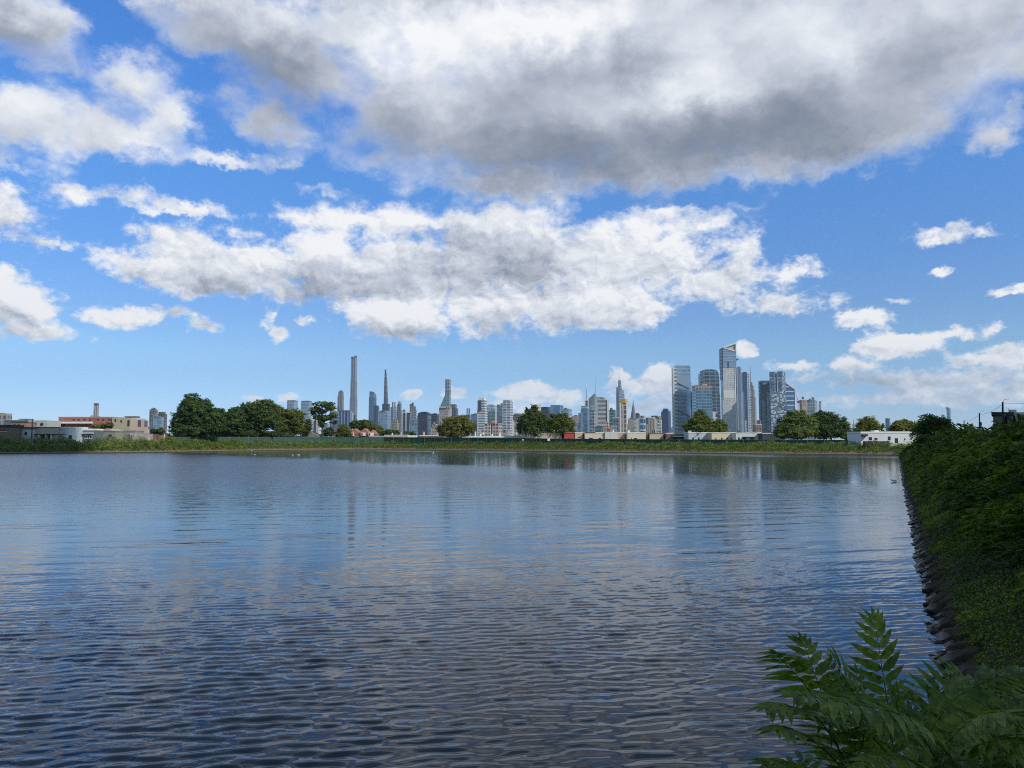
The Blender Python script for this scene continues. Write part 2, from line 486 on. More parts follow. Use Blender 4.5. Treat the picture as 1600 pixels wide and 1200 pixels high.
far_side = (SH[:, 1] > 200)
right_side = np.abs((SH - B0) @ BN) < 1.0
def build_ground():
    rings = []
    wob = np.array([mnoise.noise(Vector((x * .06, y * .06, 0))) for x, y in SH])
    for o, z in PROFILE:
        q = SH + SN * (o + np.where(far_side, wob * .8, 0) * (0 < o < 9))[:, None] if False else SH + SN * o
        zz = np.full(nS, float(z))
        if 0 < o < 9: zz = zz + wob * .12
        if -1 < o < 4: zz = zz - np.where(right_side, .34, 0)
        rings.append(np.column_stack([q, zz]))
    cen = np.array([0., 200.])
    ang = np.arctan2(SH[:, 1] - cen[1], SH[:, 0] - cen[0])
    ang = np.unwrap(ang)
    ang = ang[0] + np.maximum.accumulate(ang - ang[0])
    for rad, z in ((700, 3.0), (26000, 3.0)):
        rings.append(np.column_stack([cen[0] + np.cos(ang) * rad, cen[1] + np.sin(ang) * rad, np.full(nS, z)]))
    V = np.concatenate(rings); F = []
    for k in range(len(rings) - 1):
        for i in range(nS):
            j = (i + 1) % nS
            F.append((k * nS + i, (k + 1) * nS + i, (k + 1) * nS + j, k * nS + j))
    F.append(tuple(range(nS)))
    me = bpy.data.meshes.new('ground'); me.from_pydata(V.tolist(), [], F)
    def b(T):
        p = T.n('ShaderNodeNewGeometry').outputs['Position']
        s = T.n('ShaderNodeSeparateXYZ', {0: p})
        n1 = T.noise(p, .35, 6, .65).outputs[0]
        n2 = T.noise(p, 3.0, 5, .6).outputs[0]
        soil = T.mixc(n2, (.10, .075, .05, 1), (.26, .20, .135, 1))
        grass = T.mixc(n1, (.035, .05, .015, 1), (.10, .11, .035, 1))
        k = T.ramp(T.m('MULTIPLY_ADD', n1, .9, s.outputs[2]), 1.25, 1.8)
        c = T.mixc(k, soil, grass)
        wet = T.ramp(T.m('MULTIPLY_ADD', n2, .12, s.outputs[2]), .18, .42, .30, 1.0)      # wet rim just above the water
        c2 = T.vm('SCALE', c); T.link(wet, c2.node.inputs['Scale'])
        bump = T.n('ShaderNodeBump', {'Height': n2, 'Strength': .6, 'Distance': .15})
        return T.n('ShaderNodeBsdfPrincipled', {'Base Color': c2, 'Roughness': .9, 'Specular IOR Level': .2, 'Normal': bump.outputs[0]}).outputs[0]
    me.materials.append(mat('soil and grass', b))
    o = link('ground', me); o['kind'] = 'structure'
build_ground()

# ------------------------------------------------------------------ water
def wind(x, y):
    """1 on open, wind-rippled water, low in the lee of the far right bank"""
    c = .82 * x + .57 * y
    s = np.clip((c - 52) / 26, 0, 1); s = s * s * (3 - 2 * s)
    return 1 - s
def build_water():
    ths = np.concatenate([np.linspace(-100, -40, 26)[:-1], np.linspace(-40, 40, 1040), np.linspace(40, 100, 26)[1:]])
    rs = [2.0]
    while rs[-1] < 75: rs.append(rs[-1] + max(.028, rs[-1] ** 2 / 3456 * .62))
    while rs[-1] < 470: rs.append(rs[-1] + 1.0 * (rs[-1] / 75))
    rs = np.array(rs)
    th, r = np.meshgrid(np.radians(ths), rs)
    X = r * np.sin(th); Y = r * np.cos(th)
    dr = np.gradient(rs)[:, None] * np.ones_like(X)
    Z = np.zeros_like(X)
    g = np.random.default_rng(11)
    W = wind(X, Y)
    # gusts: patches of stronger and weaker ripple
    gust = np.ones_like(X)
    for i in range(7):
        lam = g.uniform(5, 26); a = g.uniform(0, math.pi * 2); ph = g.uniform(0, 7)
        gust += .11 * np.sin((X * math.cos(a) + Y * math.sin(a)) * 2 * math.pi / lam + ph)
    n = 110
    for i in range(n):
        lam = .15 * (20.0 ** ((i + g.uniform(0, 1)) / n))          # 0.15 .. 3 m
        a = R(90 + 15) + g.normal() * R(14 if lam < .4 else 8)
        kx, ky = math.cos(a) * 2 * math.pi / lam, math.sin(a) * 2 * math.pi / lam
        sl = .028 * math.exp(-((math.log(lam / .31)) / .40) ** 2) + .0030 * min(1, lam)
        amp = sl * lam / (2 * math.pi)
        fade = np.clip((lam / (dr * np.abs(math.sin(a)) + r * R(.077) * abs(math.cos(a))) - 1.1) / 1.6, 0, 1)
        ph = kx * X + ky * Y + g.uniform(0, 7)
        Z += amp * fade * (np.sin(ph) + .18 * np.cos(2 * ph))
    Z *= gust * (.12 + .88 * W) * (1 + .6 * np.clip((r - 15) / 40, 0, 1))
    nr, nt = X.shape
    V = np.column_stack([X.ravel(), Y.ravel(), Z.ravel()])
    idx = np.arange(nr * nt).reshape(nr, nt)
    F = np.stack([idx[:-1, :-1], idx[:-1, 1:], idx[1:, 1:], idx[1:, :-1]], -1).reshape(-1, 4)[:, ::-1]
    def b(T):
        p = T.n('ShaderNodeNewGeometry').outputs['Position']
        s = T.n('ShaderNodeSeparateXYZ', {0: p})
        c = T.m('ADD', T.m('MULTIPLY', s.outputs[0], .82), T.m('MULTIPLY', s.outputs[1], .57))
        patch = T.noise(T.vm('MULTIPLY', p, (1, .35, 0)), .045, 3, .5).outputs[0]
        c = T.m('MULTIPLY_ADD', T.m('SUBTRACT', patch, .5), 34.0, c)
        open_ = T.ramp(c, 52, 80, 1.0, WATER_CALM)
        # catspaws right under the far bank
        str_ = T.ramp(T.noise(T.vm('MULTIPLY', p, (.22, 1, 0)), .035, 2, .5).outputs[0], .50, .60)
        c2 = T.m('ADD', T.m('MULTIPLY_ADD', s.outputs[0], .9, s.outputs[1]), T.m('MULTIPLY', T.m('SUBTRACT', patch, .5), 30.0))
        near_bank = T.m('MULTIPLY', T.m('MULTIPLY', T.ramp(c2, 292, 312), T.ramp(c2, 350, 358, 1, 0)), T.m('MULTIPLY_ADD', str_, .5, .5))
        open_ = T.m('MAXIMUM', open_, T.m('MULTIPLY', near_bank, 1.0))
        dist = T.vm('LENGTH', T.vm('MULTIPLY', p, (1, 1, 0)))
        far = T.ramp(dist, 8, 120, 0, 1, smooth=False)
        v1 = T.n('ShaderNodeMapping', {'Vector': p, 'Rotation': (0, 0, R(-14)), 'Scale': (.42, 1.0, 1.0)}).outputs[0]
        a = T.noise(v1, 2.4, 3, .55, .4).outputs[0]
        f = T.noise(v1, 9.0, 2, .5, .2).outputs[0]
        pt = T.ramp(T.noise(T.vm('MULTIPLY', p, (.5, 1, 0)), .30, 5, .6).outputs[0], .3, .7, .45, 1.5)
        h = T.m('ADD', T.m('MULTIPLY', a, T.mixf(far, .004, .018)), T.m('MULTIPLY', f, T.mixf(far, .0006, .002)))
        h = T.m('MULTIPLY', h, pt)
        bump = T.n('ShaderNodeBump', {'Height': T.m('MULTIPLY', h, open_), 'Strength': 1.0, 'Distance': WATER_BUMP})
        # ripples too small to see one by one: scattered facets, more of them on open water
        facet = T.noise(v1, 2.8, 4, .68).outputs['Color']
        far2 = T.ramp(dist, 22, 130, 0, 1)
        amp = T.m('MULTIPLY', T.m('MULTIPLY', far2, open_), WATER_FACET)
        dv = T.vm('MULTIPLY', T.vm('SUBTRACT', facet, (.5, .5, .5)), (.55, 1.0, 0.0))
        dv = T.vm('SCALE', dv); T.link(amp, dv.node.inputs['Scale'])
        bn = T.vm('NORMALIZE', T.vm('ADD', bump.outputs[0], dv))
        rough = T.m('SQRT', T.m('MULTIPLY_ADD', T.m('MULTIPLY', far2, open_), .065, .0012))
        pr = T.n('ShaderNodeBsdfPrincipled', {'Base Color': (.007, .018, .033, 1), 'Roughness': rough, 'IOR': 1.333, 'Specular IOR Level': .5, 'Normal': bn}).outputs[0]
        return pr
    o = np_mesh('water', V, F, mat('water', b), smooth=True)
    o['kind'] = 'structure'
WATER_CALM = .09
WATER_FACET = .60
WATER_BUMP = 1.0
build_water()

# ------------------------------------------------------------------ stone paving of the right bank
def bank_ground(o, s):
    return float(prof(o))
def build_stones():
    ss = [-8.0]
    while ss[-1] < 262: ss.append(ss[-1] + min(1.2, max(.045, (ss[-1] / 420) ** 1.0 * .9)))
    os_ = np.linspace(-.75, 2.6, 84)
    V = []
    for s in ss:
        lod = s > 90
        for o in os_:
            q = B0 + BD * s + BN * o
            z = float(prof(o)) + .05
            p = Vector((s * 1.6, o * 2.5, 0)) + Vector((mnoise.noise(Vector((s * .8, o, 3))), mnoise.noise(Vector((s, o * .8, 9))), 0)) * .35
            d, pts = mnoise.voronoi(p)
            crack = min(1.0, (d[1] - d[0]) * 12)
            cell = mnoise.cell(pts[0] * 3.1)
            z += -.09 * (1 - crack) + (cell - .5) * .05 + .03 * mnoise.noise(Vector((s * 5, o * 5, 1))) + .012 * mnoise.noise(Vector((s * 14, o * 14, 2)))
            out = (cell - .4) * .10 * max(0, 1 - abs(o + .1) / .8) + .08 * mnoise.noise(Vector((s * .5, 0, 5)))
            q = q - BN * out
            V.append((q[0], q[1], z))
    ns, no = len(ss), len(os_)
    idx = np.arange(ns * no).reshape(ns, no)
    F = np.stack([idx[:-1, :-1], idx[:-1, 1:], idx[1:, 1:], idx[1:, :-1]], -1).reshape(-1, 4)[:, ::-1]
    def b(T):
        p = T.n('ShaderNodeNewGeometry').outputs['Position']
        z = T.n('ShaderNodeSeparateXYZ', {0: p}).outputs[2]
        n1 = T.noise(p, 1.6, 6, .65).outputs[0]
        n2 = T.noise(p, 14, 4, .6).outputs[0]
        c = T.mixc(n1, (.014, .010, .006, 1), (.060, .045, .030, 1))
        c = T.mixc(T.m('MULTIPLY', n2, .35), c, (.05, .055, .03, 1))
        wet = T.ramp(T.m('MULTIPLY_ADD', n1, .14, z), .05, .34, .28, 1.0)
        c = T.vm('SCALE', c); T.link(wet, c.node.inputs['Scale'])
        bump = T.n('ShaderNodeBump', {'Height': n2, 'Strength': .5, 'Distance': .03})
        return T.n('ShaderNodeBsdfPrincipled', {'Base Color': c, 'Roughness': T.ramp(z, .05, .22, .35, .95), 'Specular IOR Level': .12, 'Normal': bump.outputs[0]}).outputs[0]
    o = np_mesh('bank', V, F, mat('bank stones', b), smooth=False)
    o['kind'] = 'structure'
build_stones()

# ------------------------------------------------------------------ undergrowth
LEAF_MIX = [(.022, .048, .010), (.12, .18, .028), (.30, .34, .055)]
def bushy(x, y, sc):
    return mnoise.fractal(Vector((x * sc, y * sc, 0)), .6, 2.1, 3)
def build_far_growth():
    g = rng
    # arclength along the far and left shore
    sel = [i for i in range(nS) if (SH[i, 1] > 228 or SH[i, 0] < -200) and SH[i, 1] > 150]
    C, Nn, S = [], [], []
    n = 230000
    w_ = np.array([2.6 if SH[i, 0] < -128 else 1.0 for i in sel]); ii = g.choice(sel, n, p=w_ / w_.sum())
    tt = g.uniform(0, 3, n); oo = 1.0 + 9.5 * g.uniform(0, 1, n) ** .9
    tg = np.stack([-SN[ii, 1], SN[ii, 0]], 1)
    P = SH[ii] + tg * tt[:, None] + SN[ii] * oo[:, None]
    px = P[:, 0] / P[:, 1] * FOC + 800
    hb = np.array([bushy(x, y, .13) for x, y in P]); hs = np.array([bushy(x + 50, y, .5) for x, y in P])
    keep = hs > -.55
    H = np.interp(oo, [1, 2.2, 5, 9, 10.5], [.25, .9, 1.7, 2.3, 1.6]) * (1 + .95 * hb + .5 * hs)
    H = np.clip(H, .12, 3.6) * np.interp(px, [0, 230, 330, 450, 620, 760, 900, 1100, 1342], [1.25, 1.2, 1.0, .95, .75, .62, .52, .58, .52])
    u = g.uniform(0, 1, n) ** .55
    Z = prof(oo) + H * u
    C = np.column_stack([P, Z]); C += g.normal(size=C.shape) * .12
    gz = np.column_stack([-SN[ii] * .55, np.full(n, .75)])
    N = unit(gz + g.normal(size=(n, 3)) * .75)
    C, N = C[keep], N[keep]
    V, F = leaf_quads(C, N, .38, .6)
    o = np_mesh('undergrowth', V, F, foliage('undergrowth leaves', LEAF_MIX, .55, rnd=.16))
    props(o, 'unbroken belt of green weeds and shrubs along the far bank below the fence', 'undergrowth', kind='stuff')
build_far_growth()

def build_right_growth():
    g = rng
    # bushes of sumac and tree-of-heaven suckers: each a dome of arching compound leaves
    cs = []
    for _ in range(1150):
        s = 9 + 256 * g.uniform() ** 1.0
        omax = min(24, 3.4 + .115 * s)
        o = 2.0 + (omax - 1.6) * g.uniform()
        cs.append((s, o))
    for _ in range(260):
        s = 9 + 50 * g.uniform(); cs.append((s, 2.2 + (1.8 + .115 * s) * g.uniform()))
    Bp, Dp, Lp = [], [], []
    for s, o in cs:
        big = np.interp(s, [8, 28, 50, 120], [.32, .62, 1.0, 1.15]) * np.interp(o, [1.8, 3.5, 6, 9], [.35, .6, .95, 1.15])
        h = (.35 + 2.6 * g.uniform() ** 1.8) * big * .95; r = (.6 + .9 * g.uniform()) * (.45 + .6 * big)
        q = B0 + BD * s + BN * o
        nf = int(np.interp(s, [8, 40, 120, 265], [20, 24, 18, 13]))
        u = unit(g.normal(size=(nf, 3))); u[:, 2] = np.abs(u[:, 2])
        c = np.array([q[0], q[1], float(prof(o)) + h * .15])
        Bp.append(c + u * np.array([r * .55, r * .55, h * .9]) * g.uniform(.45, 1, (nf, 1)))
        Dp.append(unit(u + np.array([-BN[0] * .15, -BN[1] * .15, .25])))
        Lp.append(np.full(nf, (.34 + .50 * big) * np.interp(s, [8, 30, 60, 265], [.85, 1.35, 1.6, 2.2])) * g.uniform(.7, 1.25, nf))
    V, F = frond_quads(np.concatenate(Bp), np.concatenate(Dp), np.concatenate(Lp), pairs=8, leaf=.42, wid=.36, droop=.5)
    # low leafy ground cover, ragged along the paving
    def edge(a): return .30 * mnoise.noise(Vector((a * .35, 0, 2))) + .30 * mnoise.noise(Vector((a * 1.3, 0, 7))) + .22 * mnoise.noise(Vector((a * 4, 0, 4)))
    m = 150000
    u = g.uniform(0, 1, m); s2 = 2.0 * (265 / 2.0) ** (u ** .85)
    o2 = .30 + g.uniform(0, 1, m) ** 1.25 * (4.5 + .10 * s2)
    e2 = np.array([edge(a) for a in s2])
    k2 = o2 > np.interp(s2, [3, 12, 40, 120], [.35, .52, .48, .45]) + e2
    k2 &= ~((s2 > 22) & (o2 > 3.2) & (g.uniform(0, 1, m) < .55))
    s2, o2 = s2[k2], o2[k2]; m = len(s2)
    P2 = B0 + BD * s2[:, None] + BN * o2[:, None]
    hb = np.array([bushy(x, y, .45) for x, y in P2])
    h2 = np.interp(o2, [.6, 1.5, 3, 6, 12, 40], [.10, .20, .28, .45, .6, .8]) * np.interp(s2, [4, 40, 120], [.8, .9, 1.1]) * (1 + .9 * hb)
    z2 = prof(o2) + np.clip(h2, .04, 3.0) * g.uniform(.0, 1, m) ** .6
    N2 = unit(np.column_stack([-BN[0] * .6 + g.normal(size=m) * .8, -BN[1] * .6 + g.normal(size=m) * .8, .9 + g.normal(size=m) * .6]))
    size = np.interp(s2, [2, 20, 80, 270], [.045, .085, .22, .50])
    V2, F2 = leaf_quads(np.column_stack([P2, z2]), N2, size, .7)
    n0 = len(V)
    V = np.concatenate([V, V2]); F = np.concatenate([F, F2 + n0])
    o_ = np_mesh('undergrowth', V, F, foliage('bank leaves', [(.020, .032, .005), (.058, .095, .010), (.24, .29, .03)], .16, trans=.42))
    props(o_, 'dense dark green undergrowth covering the sloping bank beside the paving stones', 'undergrowth', kind='stuff')
build_right_growth()
# ------------------------------------------------------------------ far skyline
GZ = 3.0
def foot(x0, x1, xc, Y, t):
    """outline (anticlockwise) of a block whose nearest corner shows at pixel xc, at distance Y"""
    k = Y / FOC
    A, B, C = (x0 - 800) * k, (x1 - 800) * k, (xc - 800) * k
    wl, wr = C - A, B - C
    if wl < .05 * (B - A) or wr < .05 * (B - A) or t is None:
        d = max(18.0, .8 * (B - A)) if Y > 1000 else max(8.0, .5 * (B - A))
        return [(A, Y), (B, Y), (B, Y + d), (A, Y + d)]
    dl = wl * t; dr = wr / t
    # perspective: recede the side corners and keep their pixels
    L = ((x0 - 800) / FOC * (Y + dl), Y + dl); Rr = ((x1 - 800) / FOC * (Y + dr), Y + dr)
    Cc = (C, Y)
    return [L, Cc, Rr, (L[0] + Rr[0] - C, L[1] + Rr[1] - Y)]
def zt(py, Y): return at(800, py, Y).z

def block(mb, x0, x1, y, Y, xc=None, t=.32, ybase=None, mi=0, mi_top=None, taper=None, ytops=None, dy=0):
    Y = Y - dy
    xc = xc if xc is not None else x0 + (x1 - x0) * .74
    f = foot(x0, x1, xc, Y, t)
    z0 = GZ if ybase is None else zt(ybase, Y)
    top = None
    if taper:                                   # (x0, x1) at the top
        top = foot(taper[0], taper[1], taper[0] + (taper[1] - taper[0]) * (xc - x0) / (x1 - x0), Y, t)
        cx = sum(p[0] for p in f) / 4; cy = sum(p[1] for p in f) / 4
    z = None
    if ytops: z = [zt(v, Y) for v in ytops]
    mb.prism(f, z0, zt(y, Y), top=top, ztop=z, mi=mi, mi_top=mi_top)
    return f

def tower(name, label, cat, Y, parts, extra=None, group=None):
    """parts: list of (part name, material, list of block kwargs)"""
    b = parts[0][2][0]
    px = (b['x0'] + b['x1']) / 2
    root = thing(name, label, cat, ((px - 800) / FOC * Y, Y, GZ), group)
    for pn, m, blocks in parts:
        mb = MB()
        for kw in blocks: block(mb, Y=Y, **kw)
        mb.build(pn, m, root)
    if extra: extra(root, Y)
    return root
def B(x0, x1, y, **k): return dict(x0=x0, x1=x1, y=y, **k)

# facade materials
roofm = plain('roof grey', (.16, .165, .17), .8, .2, .3)
steel = plain('pale steel', (.62, .64, .66), .45, .05, .1, metal=.3)
darkm = plain('dark louvres', (.06, .065, .075), .6, .1)
W_BLUE = facade((.22, .27, .33), (.16, .26, .38), 11, 9, .18, .28, .6, .35)
W_PALE = facade((.46, .50, .54), (.22, .32, .42), 10, 8, .30, .40, .5, .35)
W_LIGHTBLUE = facade((.34, .42, .50), (.26, .38, .50), 12, 10, .15, .22, .6, .25)
W_NAVY = facade((.055, .075, .12), (.035, .06, .11), 12, 9, .15, .25, .45, .4)
W_DARK = facade((.09, .10, .12), (.05, .065, .09), 12, 9, .25, .30, .35, .5)
W_GREY = facade((.24, .24, .25), (.10, .13, .17), 12, 8, .45, .35, .3, .4)
W_STONE = facade((.36, .32, .28), (.10, .12, .14), 9, 7, .50, .50, .1, .5)
W_BEIGE = facade((.50, .45, .38), (.13, .15, .17), 9, 7, .50, .50, .1, .5)
W_WHITE = facade((.66, .66, .65), (.15, .20, .26), 9, 12, .25, .50, .3, .6)
W_BROWN = facade((.20, .155, .13), (.07, .075, .085), 10, 7, .45, .40, .2, .4)
W_TEAL = facade((.16, .26, .27), (.07, .20, .23), 13, 20, .08, .35, .5, .25)
W_PINK = facade((.55, .42, .37), (.14, .14, .15), 8, 7, .50, .50, .1, .5)
W_STRIPE = facade((.42, .44, .47), (.07, .10, .17), 400, 13, .42, .0, .4, .1)

def mast(root, px, y0, y1, Y, r=1.0, name='spire', m=None, base=None):
    mb = MB(); x = (px - 800) / FOC * Y; yy = Y + (base or 12)
    x = (px - 800) / FOC * yy
    mb.tube([(x, yy, zt(y0, Y) - 4), (x, yy, (zt(y0, Y) + zt(y1, Y)) / 2), (x, yy, zt(y1, Y))], [r, r * .7, r * .25], 6)
    mb.build(name, m or steel, root)

S = 'skyscraper'; T_ = 'tower'
# --- left part of the skyline, base colours greyed to stand in for cloud shade
tower('glass_tower', 'pale glass slab with dark right side, left one of the twin slabs behind the trees', T_, 3600, [
    ('facade', facade((.40, .47, .54), (.30, .40, .50), 14, 30, .06, .25, .6, .2), [B(448, 465, 627, xc=459)]), ('roof', roofm, [B(448.4, 464.6, 625.3, xc=459, ybase=626.9)])])
tower('glass_tower', 'pale glass slab, right one of the twin slabs, partly hidden by the umbrella-shaped tree', T_, 3600, [
    ('facade', facade((.40, .47, .54), (.30, .40, .50), 14, 30, .06, .25, .6, .2), [B(470, 487, 627.5, xc=482)]), ('roof', roofm, [B(470.4, 486.6, 626, xc=482, ybase=627.4)])])
tower('apartment_tower', 'white low block with one dark vertical strip under the right twin slab', 'building', 2500, [
    ('facade', plain('white render', (.62, .62, .64), .8, .06, .02), [B(486, 491.2, 656), B(493.8, 500, 655)]), ('glass_strip', W_NAVY, [B(491.2, 493.8, 656.6, t=None)])])
tower('office_tower', 'small grey tower with a sloping shoulder peeping out right of the umbrella-shaped tree', T_, 3300, [
    ('facade', W_GREY, [B(515, 522, 638), B(522, 524.5, 641.5, t=None)]), ('roof', roofm, [B(516, 521, 637, ybase=638)])])
tower('stone_skyscraper', 'slim brownish tower with vertical ribs and a rounded stepped crown left of the tallest tower', S, 3800, [
    ('shaft', facade((.36, .33, .31), (.15, .17, .20), 300, 9, .5, .0, .2, .2), [B(527, 537.2, 618.5)]),
    ('crown', facade((.33, .30, .29), (.14, .15, .17), 300, 8, .55, .0, .2, .2), [B(528, 536.6, 612.5, ybase=618.5), B(528.8, 535.8, 610.8, ybase=612.5), B(529.8, 534.8, 610, ybase=610.8)])])
tower('supertall_skyscraper', 'tallest, slimmest tower at the left of the skyline, ribbed pale metal with dark right side', S, 3690, [
    ('shaft', facade((.38, .39, .43), (.17, .22, .30), 400, 11, .42, .0, .55, .2, bandcol=(.26, .28, .33), band=75), [B(546, 558.2, 622, xc=554.6), B(546.8, 557.6, 596, ybase=622, xc=554.2), B(547.2, 557.0, 558.2, ybase=596, xc=553.8)]),
    ('crown', facade((.30, .31, .34), (.12, .15, .2), 12, 6, .3, .3, .3, .3), [B(547.6, 552, 557.2, ybase=558.2), B(552.2, 556.8, 555.6, ybase=558.2)])])
tower('office_tower', 'broad blue-grey block with a zigzag lattice front at the foot of the tallest tower', T_, 3000, [
    ('facade', facade((.36, .42, .52), (.07, .11, .20), 400, 14, .30, .0, .5, .4), [B(528, 553, 642)]), ('podium', W_BLUE, [B(522, 531, 652)]), ('roof', roofm, [B(531, 550, 641, ybase=642)])])
tower('apartment_tower', 'narrow green-tinted block with a dotted white edge beside the lattice-fronted block', T_, 2800, [
    ('facade', facade((.12, .17, .16), (.07, .12, .13), 10, 9, .2, .4, .3, .4), [B(552, 556, 648)]), ('edge', W_WHITE, [B(550.8, 552, 646, t=None)])])
def one57(root, Y):
    mb = MB()
    f = foot(576.8, 587.6, 583.5, Y + 1, .4)
    mb.prism(f, zt(620, Y), zt(612, Y), ztop=[zt(611.0, Y), zt(612.2, Y), zt(615.5, Y), zt(613, Y)])
    mb.build('crown', W_BLUE, root)
tower('glass_skyscraper', 'dark blue glass tower with a curved sloping top, left of the needle-thin tower', S, 3700, [
    ('shaft', facade((.14, .21, .28), (.09, .17, .25), 300, 16, .2, .0, .55, .5), [B(576, 588, 620)]), ('podium', W_NAVY, [B(574.8, 594, 657, t=None)])], one57)
tower('office_tower', 'dark navy tower with vertical stripes leaning against the curved-top glass tower', T_, 3500, [
    ('facade', facade((.10, .12, .17), (.05, .07, .12), 300, 14, .25, .0, .45, .5), [B(583.5, 592.6, 635)]), ('crown', W_DARK, [B(584.6, 591.4, 633.4, ybase=635)])])
def needle(root, Y):
    mb = MB()
    steps = [(599.2, 606.4, 631, 622), (599.4, 605.9, 622, 613), (599.5, 605.3, 613, 604), (599.7, 604.8, 604, 596), (599.9, 604.2, 596, 589), (600.1, 603.5, 589, 583), (600.2, 602.9, 583, 577.4)]
    for a, b, y0, y1 in steps: block(mb, a, b, y1, Y, xc=a + (b - a) * .68, t=.45, ybase=y0)
    mb.build('shaft', facade((.25, .235, .23), (.09, .10, .12), 300, 7, .5, .0, .3, .2), root)
tower('needle_skyscraper', 'needle-thin dark tower that tapers in steps to a point, standing on a wider block', S, 3980, [
    ('base', W_DARK, [B(597, 609, 632.4)]), ('cornice', darkm, [B(596.6, 609.4, 631, ybase=632.4)])], needle)
tower('glass_tower', 'wide light blue glass block below the needle-thin tower', T_, 3000, [
    ('facade', W_LIGHTBLUE, [B(591, 611, 642, xc=605)]), ('roof', roofm, [B(595, 604, 641, ybase=642)])])
tower('office_tower', 'narrow dark tower just right of the needle-thin tower', T_, 4100, [
    ('facade', W_BLUE, [B(610, 615.5, 636)]), ('tower_top', W_DARK, [B(612.6, 614.6, 628, ybase=636)])])
tower('office_tower', 'pale tower with a faint pinkish top in the gap left of the dome-topped tower', T_, 4300, [
    ('facade', W_PALE, [B(615, 620.5, 635)]), ('tower_top', W_PINK, [B(615.6, 618.2, 628.5, ybase=635)])])
def dome_top(x0, x1, ytop, ybase, m, name='dome'):
    def f(root, Y):
        mb = MB(); k = Y / FOC
        cx = ((x0 + x1) / 2 - 800) * k; r = (x1 - x0) / 2 * k; zb = zt(ybase, Y); h = zt(ytop, Y) - zb
        ring = lambda a: [(cx + r * math.cos(a) * math.cos(t), Y + r + r * math.cos(a) * math.sin(t), zb + h * math.sin(a)) for t in (2 * math.pi * i / 12 for i in range(12))]
        rs = [ring(a) for a in np.linspace(0, 1.45, 6)]
        for i in range(5):
            for j in range(12): mb.face([rs[i][j], rs[i][(j + 1) % 12], rs[i + 1][(j + 1) % 12], rs[i + 1][j]])
        mb.face(rs[-1]); mb.build(name, m, root, smooth=False)
    return f
tower('stone_skyscraper', 'greyish tower topped by a pointed dome, right of the needle-thin tower', S, 3900, [
    ('shaft', W_GREY, [B(619.6, 628.2, 641), B(620.4, 627.4, 631.8, ybase=641)])], dome_top(620.8, 627, 626, 632, plain('weathered copper', (.22, .25, .25), .6, .1, .1)))
tower('masonry_building', 'low beige masonry block with stepped roof in front of the dome-topped tower', 'building', 2600, [
    ('wall', W_STONE, [B(611, 624, 660), B(614.5, 622, 655, ybase=660)])])
tower('office_tower', 'white-framed tower with two dark vertical glass strips', T_, 3000, [
    ('facade', plain('white stone', (.55, .57, .60), .7, .06, .02), [B(628, 630.2, 644), B(633.2, 636, 644), B(628, 640.5, 646.5, t=None, ybase=644.0)]),
    ('glass_strip', W_NAVY, [B(630.2, 633.2, 645, t=None), B(636, 640.5, 645, t=None)]), ('roof_block', W_GREY, [B(629, 633.6, 640, ybase=644)])])
tower('stone_skyscraper', 'brown-grey tower with a three-step top left of the wide navy block', S, 3600, [
    ('shaft', W_GREY, [B(639.8, 650, 640, t=None)]), ('setbacks', W_GREY, [B(640, 643, 631, ybase=640), B(643, 646.8, 629, ybase=640), B(646.8, 649.8, 634.8, ybase=640)])])
tower('glass_tower', 'light blue glass box in front of the three-step tower', T_, 2600, [
    ('facade', W_LIGHTBLUE, [B(639.5, 648.5, 658)]), ('rear_block', W_BLUE, [B(643, 652, 653.6, t=None)])])
tower('navy_office_block', 'wide dark navy block with a low arched top', 'building', 2700, [
    ('facade', facade((.045, .06, .10), (.035, .055, .095), 40, 60, .1, .1, .35, .12), [B(652, 674, 649, xc=668, t=.2)]),
    ('arched_top', facade((.04, .055, .09), (.05, .07, .12), 9, 9, .2, .4, .4, .4), [B(652.6, 673.4, 645.2, ybase=649), B(655, 671, 644, ybase=645.2), B(658, 668, 643.2, ybase=644)])])
tower('office_tower', 'dark grey block directly right of the wide navy block', 'building', 3100, [
    ('facade', W_DARK, [B(673, 686, 646.6)]), ('roof', roofm, [B(676, 683, 645.6, ybase=646.6)])])
tower('apartment_building', 'small pinkish stone block with stepped top beside the olive tree', 'building', 2000, [
    ('wall', W_PINK, [B(673.5, 686, 668), B(675.5, 684, 662.5, ybase=668)]), ('roof_block', W_PALE, [B(677.5, 680, 659.5, ybase=662.5)])])
def citi(root, Y):
    mb = MB(); k = Y / FOC
    X = lambda p: (p - 800) * k
    y0, y1 = Y - 60, Y + 2
    fr = [(X(689), zt(636, Y)), (X(703.5), zt(636, Y)), (X(703.5), zt(611, Y)), (X(699.5), zt(611, Y))]
    a = [(x, y0, z) for x, z in fr]; c = [(x, y1, z) for x, z in fr]
    mb.face(a, [(p[0], p[2]) for p in a])
    for i in range(4): mb.face([a[(i + 1) % 4], a[i], c[i], c[(i + 1) % 4]], [(0, 0), (8, 0), (8, 60), (0, 60)])
    mb.face(list(reversed(c)))
    mb.build('sloping_wing', W_TEAL, root)
tower('gridded_skyscraper', 'slim square tower with a fine grid front rising behind the masonry block', S, 4500, [
    ('shaft', facade((.34, .35, .37), (.10, .14, .20), 22, 14, .35, .35, .4, .3, bandcol=(.18, .2, .23), band=180), [B(695, 704.4, 593.5, xc=701.5, t=.3)]),
    ('parapet', darkm, [B(694.9, 704.5, 592.8, ybase=593.5, xc=701.5, t=.3)])], citi)
def crenel(root, Y):
    mb = MB()
    for i in range(7):
        x = 686.6 + i * 2.85
        block(mb, x, x + 1.5, 634.8, Y - 2, t=None, ybase=637.4)
    mb.build('crown', plain('pale brick', (.40, .34, .31), .85, .1, .05), root)
